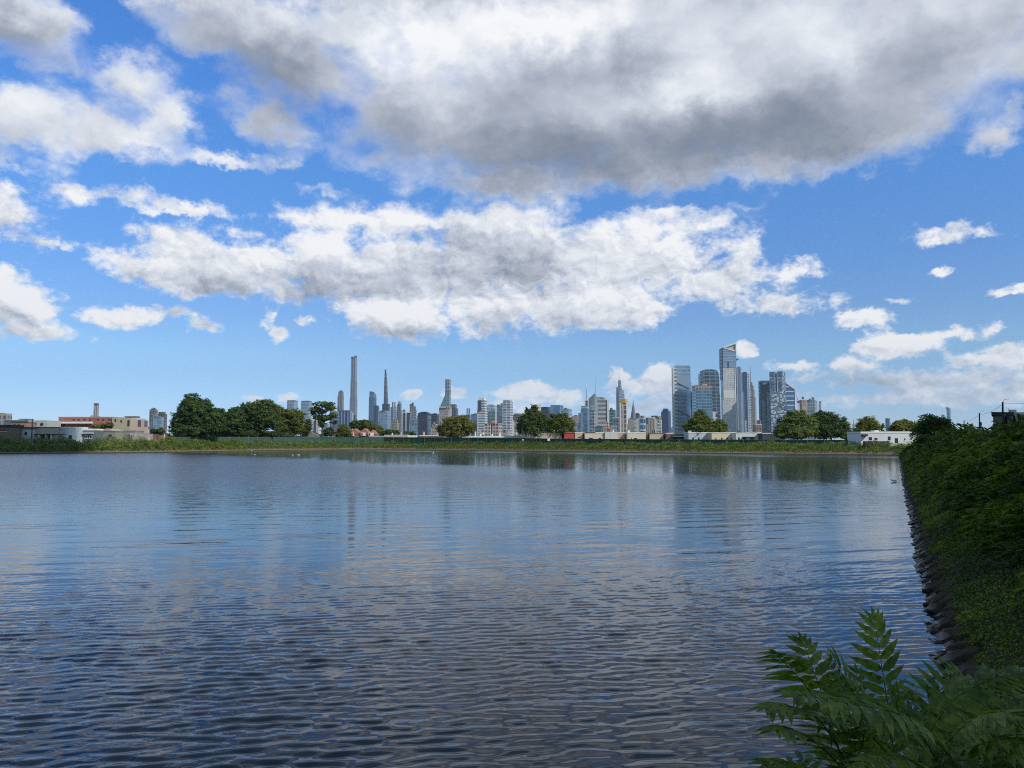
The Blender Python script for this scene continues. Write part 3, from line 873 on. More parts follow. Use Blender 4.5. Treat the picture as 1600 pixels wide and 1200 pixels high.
tower('masonry_skyscraper', 'wide pinkish-grey masonry block with a toothed crown in front of the slim gridded tower', T_, 3200, [
    ('wall', facade((.42, .36, .33), (.20, .19, .20), 10, 8, .55, .5, .1, .5), [B(686, 706, 637.2, t=.2), B(685, 687.5, 657, t=None)])], crenel)
tower('office_tower', 'dark stepped tower right of the toothed masonry block', T_, 3400, [
    ('facade', facade((.16, .155, .17), (.06, .08, .12), 14, 10, .35, .3, .4, .4), [B(705, 716, 638)]), ('upper_block', W_BROWN, [B(703.5, 713.6, 631.6, ybase=638)])])
tower('office_building', 'dark low block with four thin rooftop flues right of the olive tree top', 'building', 3600, [
    ('facade', W_NAVY, [B(725, 735.5, 648)]), ('flue', W_GREY, [B(729, 731, 638, ybase=648)]), ('flue', W_GREY, [B(732, 734.4, 638, ybase=648)])])
tower('office_building', 'blue-grey block with a pale roof edge left of the white-crowned tower', 'building', 3000, [
    ('facade', W_BLUE, [B(736, 749, 646.6)]), ('parapet', W_PALE, [B(741, 751, 645, ybase=646.5, t=None)])])
WHITE_BALC = facade((.66, .67, .68), (.22, .28, .34), 7.5, 60, .06, .48, .3, .3)
tower('balcony_tower', 'white apartment tower with a flat white crown and banded balconies', T_, 2300, [
    ('facade', WHITE_BALC, [B(745.5, 761.6, 640, t=.25), B(746, 761, 624.6, ybase=640, t=.25)]),
    ('window_strip', W_NAVY, [dict(x0=747.4, x1=751.6, y=625.4, ybase=641, t=None, dy=3)]),
    ('crown', plain('white crown', (.80, .80, .78), .6, .04, .02), [B(747.4, 759.6, 621.4, ybase=624.6)])])
tower('glass_tower', 'pale glass office tower with one dark teal panel between the two white balcony towers', T_, 2900, [
    ('facade', W_PALE, [B(760, 776.5, 633, t=.2)]), ('teal_panel', W_TEAL, [dict(x0=766, x1=773.4, y=641, t=None, dy=3)]), ('roof', roofm, [B(763, 772, 632, ybase=633)])])
tower('office_tower', 'slim grey tower squeezed left of the grey-white balcony tower', T_, 3000, [
    ('facade', W_GREY, [B(775.8, 783, 633)]), ('roof', roofm, [B(777, 781, 632, ybase=633)])])
tower('balcony_tower', 'grey-white apartment tower with a stepped left shoulder and rows of balconies', T_, 2200, [
    ('facade', facade((.54, .57, .61), (.20, .26, .34), 7.5, 11, .22, .42, .35, .6), [B(785, 801.4, 627.5, t=.25)]),
    ('shoulder', W_BLUE, [B(779.6, 786, 636), B(782, 786, 630, ybase=636)]), ('crown', W_PALE, [B(786, 799.6, 624.6, ybase=627.5)])])
tower('apartment_building', 'white apartment block with brown window bays below the white-crowned tower', 'building', 1500, [
    ('wall', facade((.60, .55, .52), (.16, .15, .16), 6.5, 7, .4, .45, .1, .6), [B(756, 769, 662)]), ('terrace', W_WHITE, [B(750, 757, 672)])])
tower('apartment_building', 'pinkish apartment block with salmon rooftop house between the balcony towers', 'building', 1500, [
    ('wall', facade((.52, .44, .42), (.16, .14, .15), 6.5, 6, .4, .45, .1, .6), [B(769, 784, 661.5)]), ('rooftop_house', plain('salmon render', (.62, .36, .29), .8, .06), [B(768.4, 775.4, 656.6, ybase=661.5)])])
tower('apartment_building', 'low pink and white block at the foot of the grey-white balcony tower', 'building', 1400, [
    ('wall', W_PINK, [B(783.6, 796, 672.6)]), ('roof', roofm, [B(786, 792, 671.8, ybase=672.6)])])
tower('apartment_building', 'cream and white narrow block just left of the spiky dark tree', 'building', 1500, [
    ('wall', W_BEIGE, [B(802, 808.6, 659)]), ('end_wall', plain('white render', (.62, .62, .64), .8, .06, .02), [B(800.6, 802.6, 656.6, t=None)])])
tower('office_building', 'brown-grey low block with rounded outline behind the spiky dark tree', 'building', 3600, [
    ('wall', W_BROWN, [B(799, 817, 648)]), ('upper_floor', W_BROWN, [B(803, 814, 646, ybase=648)])])
tower('glass_building', 'dark curved glass block behind the spiky dark tree', 'building', 2600, [
    ('facade', W_NAVY, [B(843, 861.6, 637.4), B(845, 860, 635.6, ybase=637.4)]), ('end_wall', plain('cream panel', (.74, .68, .58), .7, .04), [B(840.4, 845.4, 631.6, t=None)])])
tower('glass_building', 'blue glass block with dark vertical folds above the round olive tree', 'building', 2500, [
    ('facade', facade((.20, .30, .42), (.10, .19, .31), 300, 30, .35, .0, .55, .5), [B(860, 880.4, 634)]), ('parapet', darkm, [B(860, 880.4, 633, ybase=634)])])
tower('glass_building', 'pale glass block with a dark right side above the round olive tree', 'building', 2450, [
    ('facade', W_LIGHTBLUE, [B(880, 893.4, 638.4, xc=888.6)]), ('roof', roofm, [B(882, 886, 637.2, ybase=638.4)])])
# --- middle
tower('masonry_building', 'low pinkish block right of the round olive tree', 'building', 3300, [
    ('wall', W_PINK, [B(893, 906, 649.5)]), ('roof', roofm, [B(897, 903, 648.6, ybase=649.5)])])
tower('office_tower', 'dark blue slim block left of the tower with the framed antenna', T_, 3000, [
    ('facade', W_BLUE, [B(903.6, 910, 645)]), ('lower_wing', W_LIGHTBLUE, [B(897, 904, 661)])])
def framed(root, Y):
    mb = MB(); k = Y / FOC; X = lambda p: (p - 800) * k
    for p in (913.8, 919.6):
        mb.box(X(p - .35), X(p + .35), Y + 4, Y + 7, zt(635, Y), zt(624.6, Y))
    mb.box(X(913.2), X(920.2), Y + 3.6, Y + 7.4, zt(625, Y), zt(624, Y))
    mb.build('frame', plain('white steel', (.75, .75, .74), .5, .03), root)
    mast(root, 916.6, 625, 605, Y, 2.0, 'antenna', plain('grey mast', (.30, .31, .34), .5, .05))
    m2 = MB(); x = X(916.6)
    m2.tube([(x, Y + 12, zt(606, Y)), (x, Y + 12, zt(599.6, Y))], [1.6, .8], 6)
    m2.build('antenna_tip', plain('white steel', (.75, .75, .74), .5, .03), root)
tower('glass_tower', 'blue glass tower with a white rooftop frame carrying a tall antenna', T_, 3100, [
    ('facade', facade((.20, .28, .36), (.12, .24, .38), 15, 12, .18, .2, .6, .3), [B(907.4, 921, 638.4, xc=918, t=.3)]),
    ('crown', W_PALE, [B(908, 920.4, 634, ybase=638.4)]), ('rooftop_house', W_GREY, [B(914.6, 919, 626, ybase=634)])], framed)
tower('office_tower', 'blue-grey patterned block right below the antenna-framed tower', T_, 2800, [
    ('facade', facade((.34, .38, .44), (.10, .16, .26), 12, 10, .35, .4, .4, .6), [B(920, 931, 641)]), ('roof_block', W_PALE, [B(923, 927.4, 633.4, ybase=641)])])
def boa(root, Y):
    mb = MB()
    mb.prism(foot(919, 934, 929, Y, .3), zt(640, Y), 0, ztop=[zt(624, Y), zt(614.6, Y), zt(619.6, Y), zt(621, Y)])
    mb.build('crown', facade((.26, .33, .35), (.16, .24, .28), 12, 10, .2, .3, .5, .3), root)
    mast(root, 931.2, 616, 589, Y, 2.2, 'spire')
tower('glass_skyscraper', 'faceted grey-green glass tower with a slanted peak and a long thin spire', S, 3800, [
    ('shaft', facade((.22, .29, .32), (.12, .19, .24), 12, 10, .2, .3, .5, .4), [B(919.2, 934, 640, xc=929, t=.3)])], boa)
tower('striped_office_tower', 'broad grey and white banded office tower in the middle of the skyline', T_, 2700, [
    ('facade', facade((.56, .55, .54), (.24, .26, .29), 15, 300, .02, .42, .3, .12), [B(931, 948.4, 622, xc=946, t=.22)]),
    ('side_slab', plain('pale slab', (.60, .60, .60), .7, .05), [dict(x0=948.4, x1=951.4, y=624, t=None)]), ('rooftop_screen', W_PALE, [B(933, 946, 620.4, ybase=622)])])
def arched(root, Y):
    mb = MB(); k = Y / FOC
    cx, r = (936 - 800) * k, 5.2 * k
    pts = [(cx + r * math.cos(a), zt(669, Y) + r * .8 * math.sin(a)) for a in np.linspace(0, math.pi, 11)]
    f = [(x, Y - 1, z) for x, z in pts]; b = [(x, Y + 40, z) for x, z in pts]
    mb.face(list(reversed(f)))
    for i in range(10): mb.face([f[i], f[i + 1], b[i + 1], b[i]])
    mb.build('vaulted_roof', plain('bronze vault', (.10, .07, .09), .5, .1), root)
tower('office_building', 'low green glass building with a dark vaulted roof before the banded office tower', 'building', 2200, [
    ('facade', W_TEAL, [B(928.4, 942, 669, t=None)])], arched)
tower('apartment_building', 'pale pinkish stepped block before the right edge of the banded office tower', 'building', 2100, [
    ('wall', W_PINK, [B(942, 953, 667), B(946, 951.6, 659, ybase=667)])])
tower('apartment_building', 'small red brick block just above the white shed roof', 'building', 1200, [
    ('wall', plain('red brick', (.38, .13, .09), .85, .12, .5), [B(947.5, 955, 669.6)]), ('roof_block', W_PINK, [B(950, 953, 667.6, ybase=669.6)])])
tower('glass_tower', 'teal green glass tower with stepped top between banded and brown towers', T_, 3000, [
    ('facade', W_TEAL, [B(951.8, 964, 640.4, t=.2)]), ('rooftop_block', W_TEAL, [B(953, 957.6, 637.2, ybase=640.4)])])
tower('office_building', 'grey building with white roof edges below the teal tower', 'building', 2400, [
    ('wall', W_GREY, [B(957, 970, 653.4)]), ('parapet', plain('white stone', (.55, .57, .60), .7, .06, .02), [B(957, 970, 651.4, ybase=653.4), ]), ('lower_wing', W_PALE, [B(954, 966, 664)])])
tower('supertall_skyscraper', 'tapering blue glass tower in stacked steps with a needle spire against a small cloud', S, 4500, [
    ('lower_shaft', facade((.26, .30, .36), (.16, .22, .32), 16, 12, .2, .25, .5, .3), [B(963, 976, 615, xc=967.5, t=.5)]),
    ('middle_shaft', facade((.28, .34, .42), (.18, .26, .38), 16, 12, .2, .25, .5, .3), [B(963.2, 975, 608.4, ybase=615, xc=968, t=.5)]),
    ('upper_shaft', facade((.30, .36, .45), (.20, .28, .41), 16, 12, .2, .25, .5, .3), [B(963.2, 972.2, 604.2, ybase=608.4, taper=(963.6, 971.6)), B(966, 971.6, 594, ybase=604.2, taper=(966.6, 970.8))])],
    lambda r, Y: mast(r, 967.8, 595, 583, Y, 2.6))
def yellow(root, Y):
    mb = MB()
    block(mb, 967.8, 980.6, 623.6, Y - 3, t=.3, ybase=630)
    mb.build('scaffold_cap', facade((.62, .43, .10), (.40, .27, .06), 7, 6, .3, .4, .0, .3), root)
tower('tower_under_construction', 'white and brown striped tower with a yellow scaffold cap on top', T_, 2300, [
    ('frame', plain('white concrete', (.66, .65, .62), .8, .05), [dict(x0=968.4, x1=970.2, y=630, t=None), dict(x0=972.8, x1=973.8, y=630, t=None), dict(x0=978.6, x1=980, y=630, t=None)]),
    ('floors', facade((.34, .28, .26), (.12, .10, .11), 14, 9, .25, .3, .1, .4), [dict(x0=970.2, x1=972.8, y=630, t=None), dict(x0=973.8, x1=978.6, y=630, t=None)])], yellow)
def chrys(root, Y):
    mb = MB(); st = [(985.0, 994.4, 653), (985.8, 993.4, 648), (986.6, 992.6, 643), (987.5, 991.7, 638), (988.4, 990.9, 633), (989.1, 990.2, 629), (989.5, 989.8, 624.6)]
    for a, b in zip(st[:-1], st[1:]):
        block(mb, a[0], a[1], b[2], Y, t=.9, xc=(a[0] + a[1]) / 2, ybase=a[2], taper=(b[0], b[1]))
    mb.build('spire', plain('weathered steel', (.24, .25, .28), .45, .1, .1, metal=.4), root)
tower('art_deco_skyscraper', 'distant tower with a sharply pointed tapering grey spire', S, 4700, [
    ('shaft', W_GREY, [B(984.4, 995, 653)])], chrys)
tower('stone_building', 'grey-brown stone block standing below the pointed spire', 'building', 2600, [
    ('wall', facade((.40, .36, .35), (.22, .21, .21), 14, 200, .1, .4, .1, .3), [B(981, 994.4, 654)]), ('roof', roofm, [B(984, 992, 653, ybase=654)])])
tower('office_tower', 'dark blunt tower directly right of the pointed spire', T_, 4200, [
    ('facade', W_DARK, [B(993, 999.8, 646.2)]), ('rooftop_block', W_DARK, [B(994, 998, 645, ybase=646.2)])])
tower('apartment_tower', 'narrow plain white slab right of the pointed spire', T_, 2300, [
    ('wall', plain('white render', (.62, .62, .64), .8, .06, .02), [B(994.4, 998.4, 654)]), ('side_wall', W_GREY, [dict(x0=998.4, x1=999.6, y=655, t=None)])])
tower('glass_tower', 'blue glass block with white floor bands and rooftop plant left of the beige towers', T_, 2300, [
    ('facade', facade((.50, .55, .60), (.10, .20, .32), 18, 14, .15, .30, .5, .5), [B(998, 1008.6, 653)]), ('rooftop_plant', W_STONE, [B(1000, 1007, 649.4, ybase=653)])])
tower('masonry_building', 'brown-grey block behind the beige ribbed tower', 'building', 3200, [
    ('wall', W_BROWN, [B(1007, 1015, 652.4)]), ('lower_wing', W_BEIGE, [B(1008, 1014, 663)])])
tower('stone_building', 'beige tower with vertical ribs and a flat top', 'building', 2400, [
    ('wall', facade((.48, .45, .38), (.26, .25, .22), 300, 9, .5, .0, .1, .2), [B(1013, 1026, 654)]), ('cornice', plain('beige stone', (.50, .46, .38), .8, .06), [B(1013.6, 1024, 652.4, ybase=654)])])
tower('office_tower', 'dark overhanging rooftop box above a grey shaft behind the beige towers', T_, 3300, [
    ('shaft', W_GREY, [B(1023, 1033, 651)]), ('overhanging_top', darkm, [B(1018.6, 1028, 649.4, ybase=651.6, t=None)])])
tower('apartment_building', 'pale beige block with white sections left of the navy tower', 'building', 2200, [
    ('wall', W_BEIGE, [B(1025.6, 1034, 656)]), ('front_wing', W_WHITE, [B(1025, 1030, 661, )]), ('rooftop_block', W_BEIGE, [B(1029.6, 1033, 650, ybase=656)])])
tower('navy_tower', 'dark navy glass tower with stepped rounded shoulders standing alone', T_, 2500, [
    ('facade', facade((.045, .06, .11), (.035, .065, .13), 300, 22, .15, .0, .4, .4), [B(1033, 1048, 644, t=.25)]),
    ('crown', W_NAVY, [B(1034, 1047.4, 641.4, ybase=644, t=.25), B(1036, 1044.6, 638.4, ybase=641.4, t=.25)])],
    lambda r, Y: mast(r, 1039.4, 639, 636.4, Y, 1.4, 'mast'))
# --- the big cluster on the right
def spiral(root, Y):
    for (xa, ya, xb, yb, n) in ((1058.6, 598.4, 1076.5, 607.2, 8), (1058.6, 640.6, 1078.5, 651.4, 9)):
        mb = MB()
        for i in range(n):
            x0 = xa + (xb - xa) * i / n; x1 = xa + (xb - xa) * (i + 1) / n; y = ya + (yb - ya) * (i + .5) / n
            k = (Y - 1.2) / FOC
            mb.box((x0 - 800) * k, (x1 - 800) * k + 1, Y - 1.5 + i * .02, Y + 3, zt(y + 1.0, Y), zt(y - .8, Y))
        mb.build('terrace_line', darkm, root)
root = tower('spiralling_skyscraper', 'light blue glass tower with two diagonal lines of dark stepped terraces across its front', S, 2700, [
    ('front', facade((.34, .44, .54), (.25, .38, .52), 13, 8, .12, .20, .6, .22, bandcol=(.24, .34, .46), band=200), [dict(x0=1058, x1=1081.4, y=598, t=None), dict(x0=1058, x1=1080, y=573, ybase=598, t=None), dict(x0=1080, x1=1083, y=612, t=None)]),
    ('striped_side', facade((.62, .62, .62), (.16, .17, .20), 13, 300, .02, .5, .2, .2), [dict(x0=1052, x1=1058, y=575, t=None)]),
    ('crown', facade((.34, .42, .50), (.22, .32, .42), 8, 8, .3, .2, .5, .2), [dict(x0=1058.4, x1=1079.6, y=571, ybase=573, t=None)])], spiral)
def curved_top(root, Y):
    mb = MB(); k = Y / FOC
    pts = [(1099, 604), (1099, 578.4), (1104, 577.2), (1112, 577.0), (1119, 577.6), (1122, 579.4), (1124, 583), (1125, 590), (1125, 604)]
    f = [((p - 800) * k, Y, zt(y, Y)) for p, y in pts]; b = [(x, Y + 45, z) for x, _, z in f]
    mb.face(list(reversed(f)), [(x, z) for x, _, z in reversed(f)])
    for i in range(len(f) - 1): mb.face([f[i], f[i + 1], b[i + 1], b[i]], [(0, f[i][2]), (0, f[i + 1][2]), (45, f[i + 1][2]), (45, f[i][2])])
    mb.face(b)
    mb.build('curved_crown', facade((.16, .20, .23), (.06, .10, .14), 14, 22, .14, .3, .4, .4), root)
tower('glass_skyscraper', 'dark glass tower with a curved right shoulder behind the lower brown-topped block', S, 2900, [
    ('shaft', facade((.16, .21, .26), (.05, .10, .17), 13, 24, .12, .25, .4, .4), [dict(x0=1099, x1=1125, y=604, t=None), dict(x0=1094, x1=1099, y=584.4, t=None), dict(x0=1125, x1=1126, y=615, t=None)])], curved_top)
tower('office_tower', 'blue glass block with a brown top band in front of the curved dark tower', T_, 2500, [
    ('facade', facade((.17, .26, .33), (.08, .20, .31), 10, 9, .14, .3, .5, .3), [B(1087, 1113.4, 609, xc=1112, t=None)]),
    ('top_band', facade((.36, .28, .24), (.14, .13, .14), 12, 9, .4, .4, .2, .3), [B(1087, 1113.4, 601.6, ybase=609, t=None)]),
    ('rooftop_house', plain('white stone', (.55, .57, .60), .7, .06, .02), [B(1098, 1105, 600, ybase=601.6)]),
    ('side_wing', facade((.55, .58, .60), (.04, .06, .11), 16, 300, .03, .22, .3, .2), [dict(x0=1113.6, x1=1120.6, y=643.4, t=None)])])
def hy(root, Y):
    k = Y / FOC; X = lambda p: (p - 800) * k
    white = plain('white frame', (.86, .86, .85), .4, .02)
    # open triangular frame of the crown
    def bar(name, p, q, w, y0=-2.0, y1=4.0):
        mb = MB()
        (xa, ya), (xb, yb) = p, q
        d = np.array([X(xb) - X(xa), zt(yb, Y) - zt(ya, Y)]); d = d / np.linalg.norm(d); nn = np.array([-d[1], d[0]]) * w * k / 2
        c = [(X(xa) + nn[0], zt(ya, Y) + nn[1]), (X(xa) - nn[0], zt(ya, Y) - nn[1]), (X(xb) - nn[0], zt(yb, Y) - nn[1]), (X(xb) + nn[0], zt(yb, Y) + nn[1])]
        a = [(x, Y + y0, z) for x, z in c]; b = [(x, Y + y1, z) for x, z in c]
        mb.face(a); mb.face(list(reversed(b)))
        for i in range(4): mb.face([a[i], b[i], b[(i + 1) % 4], a[(i + 1) % 4]])
        mb.build(name, white, root)
    bar('crown_frame', (1131.6, 543.2), (1152.2, 536.0), 1.5)
    bar('crown_frame', (1131.6, 543.2), (1150.6, 548.6), 1.3)
    bar('crown_frame', (1152.0, 535.6), (1152.0, 550), .9)
    mb = MB(); f = [(X(1136), Y + 3, zt(542.6, Y)), (X(1151.6), Y + 3, zt(548.2, Y)), (X(1151.6), Y + 3, zt(537.4, Y))]
    b = [(x, Y + 30, z) for x, _, z in f]
    mb.face(f); mb.face(list(reversed(b)))
    for i in range(3): mb.face([f[i], b[i], b[(i + 1) % 3], f[(i + 1) % 3]])
    mb.build('crown_infill', plain('sandy louvres', (.42, .39, .36), .8, .08), root)
    # pointed observation deck
    mb = MB()
    tri = [(X(1151.5), Y + 2), (X(1157.8), Y + 14), (X(1151.5), Y + 26)]
    mb.prism(tri, zt(562.0, Y), zt(560.0, Y))
    mb.prism([(X(1151.5), Y + 6), (X(1154.5), Y + 14), (X(1151.5), Y + 22)], zt(564.0, Y), zt(562, Y))
    mb.build('observation_deck', darkm, root)
    mb = MB(); f = [(X(1131.4), zt(543.6, Y)), (X(1131.4), zt(575, Y)), (X(1152), zt(575, Y)), (X(1152), zt(549.2, Y))]
    a = [(x, Y, z) for x, z in f]; b = [(x, Y + 48, z) for x, z in f]
    mb.face(a, [(p[0], p[2]) for p in a])
    for i in range(4): mb.face([a[(i + 1) % 4], a[i], b[i], b[(i + 1) % 4]], [(48, a[(i + 1) % 4][2]), (48, a[i][2]), (0, a[i][2]), (0, a[(i + 1) % 4][2])])
    mb.build('upper_glazing', facade((.36, .45, .58), (.24, .36, .54), 5.5, 200, .02, .30, .6, .2), root)
    mb = MB(); mb.box(X(1138.2), X(1140.6), Y - .6, Y + 1, zt(575, Y), zt(565, Y)); mb.build('dark_slot', darkm, root)
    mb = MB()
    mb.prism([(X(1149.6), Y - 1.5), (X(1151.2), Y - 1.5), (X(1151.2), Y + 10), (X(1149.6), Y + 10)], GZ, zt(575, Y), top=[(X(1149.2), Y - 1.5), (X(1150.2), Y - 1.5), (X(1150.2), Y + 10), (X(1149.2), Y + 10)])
    mb.build('sunlit_edge_paint', white, root)  # white strip paints in the sunlit look of the right edge
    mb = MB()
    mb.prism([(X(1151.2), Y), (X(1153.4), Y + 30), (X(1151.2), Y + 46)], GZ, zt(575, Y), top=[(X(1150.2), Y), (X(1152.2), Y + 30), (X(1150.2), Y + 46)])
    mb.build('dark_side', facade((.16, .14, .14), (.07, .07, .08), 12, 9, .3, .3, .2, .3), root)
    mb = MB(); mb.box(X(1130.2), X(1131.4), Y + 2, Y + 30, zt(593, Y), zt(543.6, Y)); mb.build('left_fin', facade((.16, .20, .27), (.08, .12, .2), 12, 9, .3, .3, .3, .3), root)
tower('angled_skyscraper', 'tallest tower of the right cluster, pale grey with a white triangular crown and pointed deck', S, 2560, [
    ('front', facade((.56, .56, .57), (.42, .43, .46), 6, 5, .38, .38, .35, .2, bandcol=(.64, .64, .64), band=150), [dict(x0=1131.2, x1=1149.4, y=575, t=None), dict(x0=1129.6, x1=1131.2, y=625, t=None)])], hy)
tower('glass_tower', 'slim blue-grey tower tucked against the right side of the triangular-crowned tower', T_, 2800, [
    ('facade', facade((.30, .35, .40), (.13, .19, .26), 300, 14, .3, .0, .5, .4), [dict(x0=1152.2, x1=1159.8, y=574, t=None), dict(x0=1159.8, x1=1163.6, y=612, t=None)]), ('roof', roofm, [B(1153, 1158.6, 573, ybase=574)]),
    ('lower_wing', W_PALE, [B(1164, 1166.4, 657, t=None)])])
tower('glass_skyscraper', 'narrow navy glass tower with a pale right edge in the right cluster', S, 3000, [
    ('facade', facade((.045, .07, .13), (.035, .07, .15), 300, 40, .08, .0, .4, .3), [dict(x0=1161.4, x1=1168.6, y=582, t=None)]),
    ('pale_edge', W_PALE, [dict(x0=1168.6, x1=1171.6, y=584, t=None), dict(x0=1171.6, x1=1174, y=607, t=None)]), ('roof', darkm, [B(1162, 1168, 581, ybase=582)])])
tower('art_deco_skyscraper', 'brown stone tower stepping up to a tall antenna, half hidden in the right cluster', S, 3900, [
    ('shaft', facade((.34, .30, .29), (.16, .16, .18), 300, 8, .55, .0, .1, .2), [B(1172, 1182, 620)]),
    ('setbacks', facade((.34, .30, .29), (.16, .16, .18), 300, 8, .55, .0, .1, .2), [B(1172, 1180.6, 609, ybase=620), B(1172.6, 1179, 602, ybase=609), B(1172.8, 1177, 597, ybase=602)])],
    lambda r, Y: mast(r, 1173.8, 599, 570, Y, 3.2, 'antenna', plain('grey mast', (.30, .31, .34), .5, .05)))
tower('brick_building', 'low brown building with white cornice and windows between the right-hand towers', 'building', 1700, [
    ('wall', facade((.26, .18, .16), (.10, .10, .12), 9, 6, .4, .35, .2, .4), [B(1180, 1190, 664, t=None)]), ('cornice', plain('white stone', (.55, .57, .60), .7, .06, .02), [B(1180, 1190, 662.8, ybase=664, t=None)]), ('upper_block', W_BROWN, [B(1182, 1189, 656.6, ybase=662.8)])])
tower('glass_tower', 'smooth blue-grey glass tower with a paler lower half, left of the speckled tower', T_, 2500, [
    ('facade', facade((.36, .44, .50), (.28, .38, .46), 12, 9, .12, .2, .6, .2), [B(1190.6, 1204.6, 625, xc=1203, t=None)]),
    ('upper_facade', facade((.20, .26, .32), (.13, .19, .26), 12, 9, .12, .2, .5, .2), [B(1190.6, 1204.6, 594.6, ybase=625, t=None)]),
    ('dark_side', W_NAVY, [dict(x0=1188.8, x1=1190.6, y=595, t=None)])])
tower('speckled_tower', 'twin-lobed dark glass tower scattered with white balcony patches', T_, 2450, [
    ('facade', facade((.46, .52, .58), (.08, .15, .23), 4.2, 3.6, .06, .10, .5, .5, speck=.26), [B(1204.8, 1229.2, 612, t=None)]),
    ('left_lobe', facade((.38, .44, .50), (.07, .14, .22), 4.2, 4, .06, .16, .5, .5, speck=.14), [B(1203.6, 1215.4, 580.8, ybase=612, xc=1211, t=.4)]),
    ('right_lobe', facade((.38, .44, .50), (.07, .14, .22), 4.2, 4, .06, .16, .5, .5, speck=.14), [B(1216, 1228.6, 580, ybase=612, xc=1223, t=.4)])])
def slant(root, Y):
    mb = MB(); k = Y / FOC; X = lambda p: (p - 800) * k
    f = [(X(1229), zt(640, Y)), (X(1242.6), zt(640, Y)), (X(1242.6), zt(608, Y)), (X(1229), zt(598, Y))]
    a = [(x, Y, z) for x, z in f]; b = [(x, Y + 40, z) for x, z in f]
    mb.face(a, [(p[0], p[2]) for p in a])
    for i in range(4): mb.face([a[(i + 1) % 4], a[i], b[i], b[(i + 1) % 4]])
    mb.build('upper_facade', facade((.55, .60, .66), (.10, .20, .36), 16, 300, .02, .22, .5, .2), root)
    wh = plain('white frame', (.86, .86, .85), .4, .02)
    for (p, q, w) in (((1228.4, 597.6), (1242.8, 608.2), 1.1), ((1229, 596), (1242.8, 602.6), .9), ((1242.8, 602), (1242.8, 640), .8)):
        m2 = MB(); d = np.array([X(q[0]) - X(p[0]), zt(q[1], Y) - zt(p[1], Y)]); d = d / np.linalg.norm(d); nn = np.array([-d[1], d[0]]) * w * k / 2
        c = [(X(p[0]) + nn[0], zt(p[1], Y) + nn[1]), (X(p[0]) - nn[0], zt(p[1], Y) - nn[1]), (X(q[0]) - nn[0], zt(q[1], Y) - nn[1]), (X(q[0]) + nn[0], zt(q[1], Y) + nn[1])]
        a = [(x, Y - 2, z) for x, z in c]; b = [(x, Y + 3, z) for x, z in c]
        m2.face(a); m2.face(list(reversed(b)))
        for i in range(4): m2.face([a[i], b[i], b[(i + 1) % 4], a[(i + 1) % 4]])
        m2.build('crown_frame', wh, root)
tower('glass_tower', 'blue glass tower with a slanted white-framed roof at the right end of the cluster', T_, 2650, [
    ('facade', facade((.18, .27, .42), (.10, .19, .35), 12, 10, .12, .2, .5, .3), [dict(x0=1229, x1=1243, y=640, t=None)])], slant)
ORANGE = plain('orange crane paint', (.62, .16, .08), .6, .05)
def crane(px, Y, ym, yj0, xj, yj1, label):
    x = (px - 800) / FOC * Y
    root = thing('tower_crane', label, 'crane', (x, Y, GZ), 'tower cranes on the skyline')
    mb = MB()
    for dx in (-1.1, 1.1): mb.tube([(x + dx, Y, GZ), (x + dx, Y, zt(ym, Y))], .35, 4)
    z = GZ
    i = 0
    while z < zt(ym, Y) - 4:
        mb.tube([(x + (-1.1 if i % 2 else 1.1), Y, z), (x + (1.1 if i % 2 else -1.1), Y, z + 4)], .2, 4); z += 4; i += 1
    mb.build('mast', ORANGE, root)
    mb = MB(); mb.tube([(x + 2, Y, zt(yj0, Y)), ((xj - 800) / FOC * Y, Y, zt(yj1, Y))], [1.1, .5], 5); mb.build('jib', ORANGE, root)
    mb = MB(); mb.box(x - 2.5, x + 3.5, Y - 2, Y + 2, zt(yj0 + 1.2, Y), zt(yj0 - 1.6, Y)); mb.build('cab', darkm, root)
crane(1247.6, 2300, 629, 628, 1243.2, 614, 'orange luffing crane with a steep boom beside the slanted-roof tower')
crane(1255, 2400, 624, 622, 1254.2, 618, 'small orange crane on the scaffolded left end of the grey-blue block')
tower('concrete_building', 'grey-blue block with orange scaffolding on its left part above the light green tree', 'building', 2350, [
    ('facade', facade((.30, .36, .40), (.16, .22, .27), 10, 8, .3, .3, .4, .3), [B(1261, 1277.4, 625, t=.25)]),
    ('scaffolded_wing', facade((.42, .30, .26), (.24, .30, .36), 10, 12, .3, .35, .2, .4), [B(1253, 1261.6, 624.6, t=None)]),
    ('rooftop_plant', W_GREY, [B(1264, 1268, 623, ybase=625), B(1268.6, 1273, 620.8, ybase=625)])])
tower('office_tower', 'thin pale frame-like tower right of the scaffolded block', T_, 2700, [
    ('facade', W_PALE, [B(1279.4, 1283.8, 629)]), ('rooftop_mast', ORANGE, [B(1283.2, 1284, 627, ybase=629, t=None)])])
tower('office_tower', 'faint pale tower just left of the round olive tree at the right', T_, 5200, [
    ('facade', W_PALE, [B(1331, 1335.6, 662)]), ('tower_top', W_PALE, [B(1332.6, 1334, 656, ybase=662)])])
tower('office_tower', 'plain dark blue slab standing between two olive trees at the right', T_, 3600, [
    ('facade', facade((.10, .15, .24), (.07, .11, .19), 30, 20, .1, .1, .4, .15), [B(1382.8, 1390.4, 654.6)]), ('roof', darkm, [B(1382.8, 1390.4, 653.6, ybase=654.6)])])
tower('rounded_tower', 'thin blue glass tower with a rounded top rising above the feathery tree', T_, 4200, [
    ('facade', facade((.18, .32, .44), (.10, .24, .38), 16, 10, .1, .2, .55, .2), [B(1479, 1485.4, 638)])], dome_top(1479.4, 1485, 635.4, 638, W_BLUE, 'rounded_top'))
tower('office_tower', 'pale blue tower top half hidden by the feathery tree', T_, 4000, [
    ('facade', W_BLUE, [B(1470.6, 1476.4, 648.6)]), ('roof', roofm, [B(1471.6, 1475, 647.8, ybase=648.6)])])
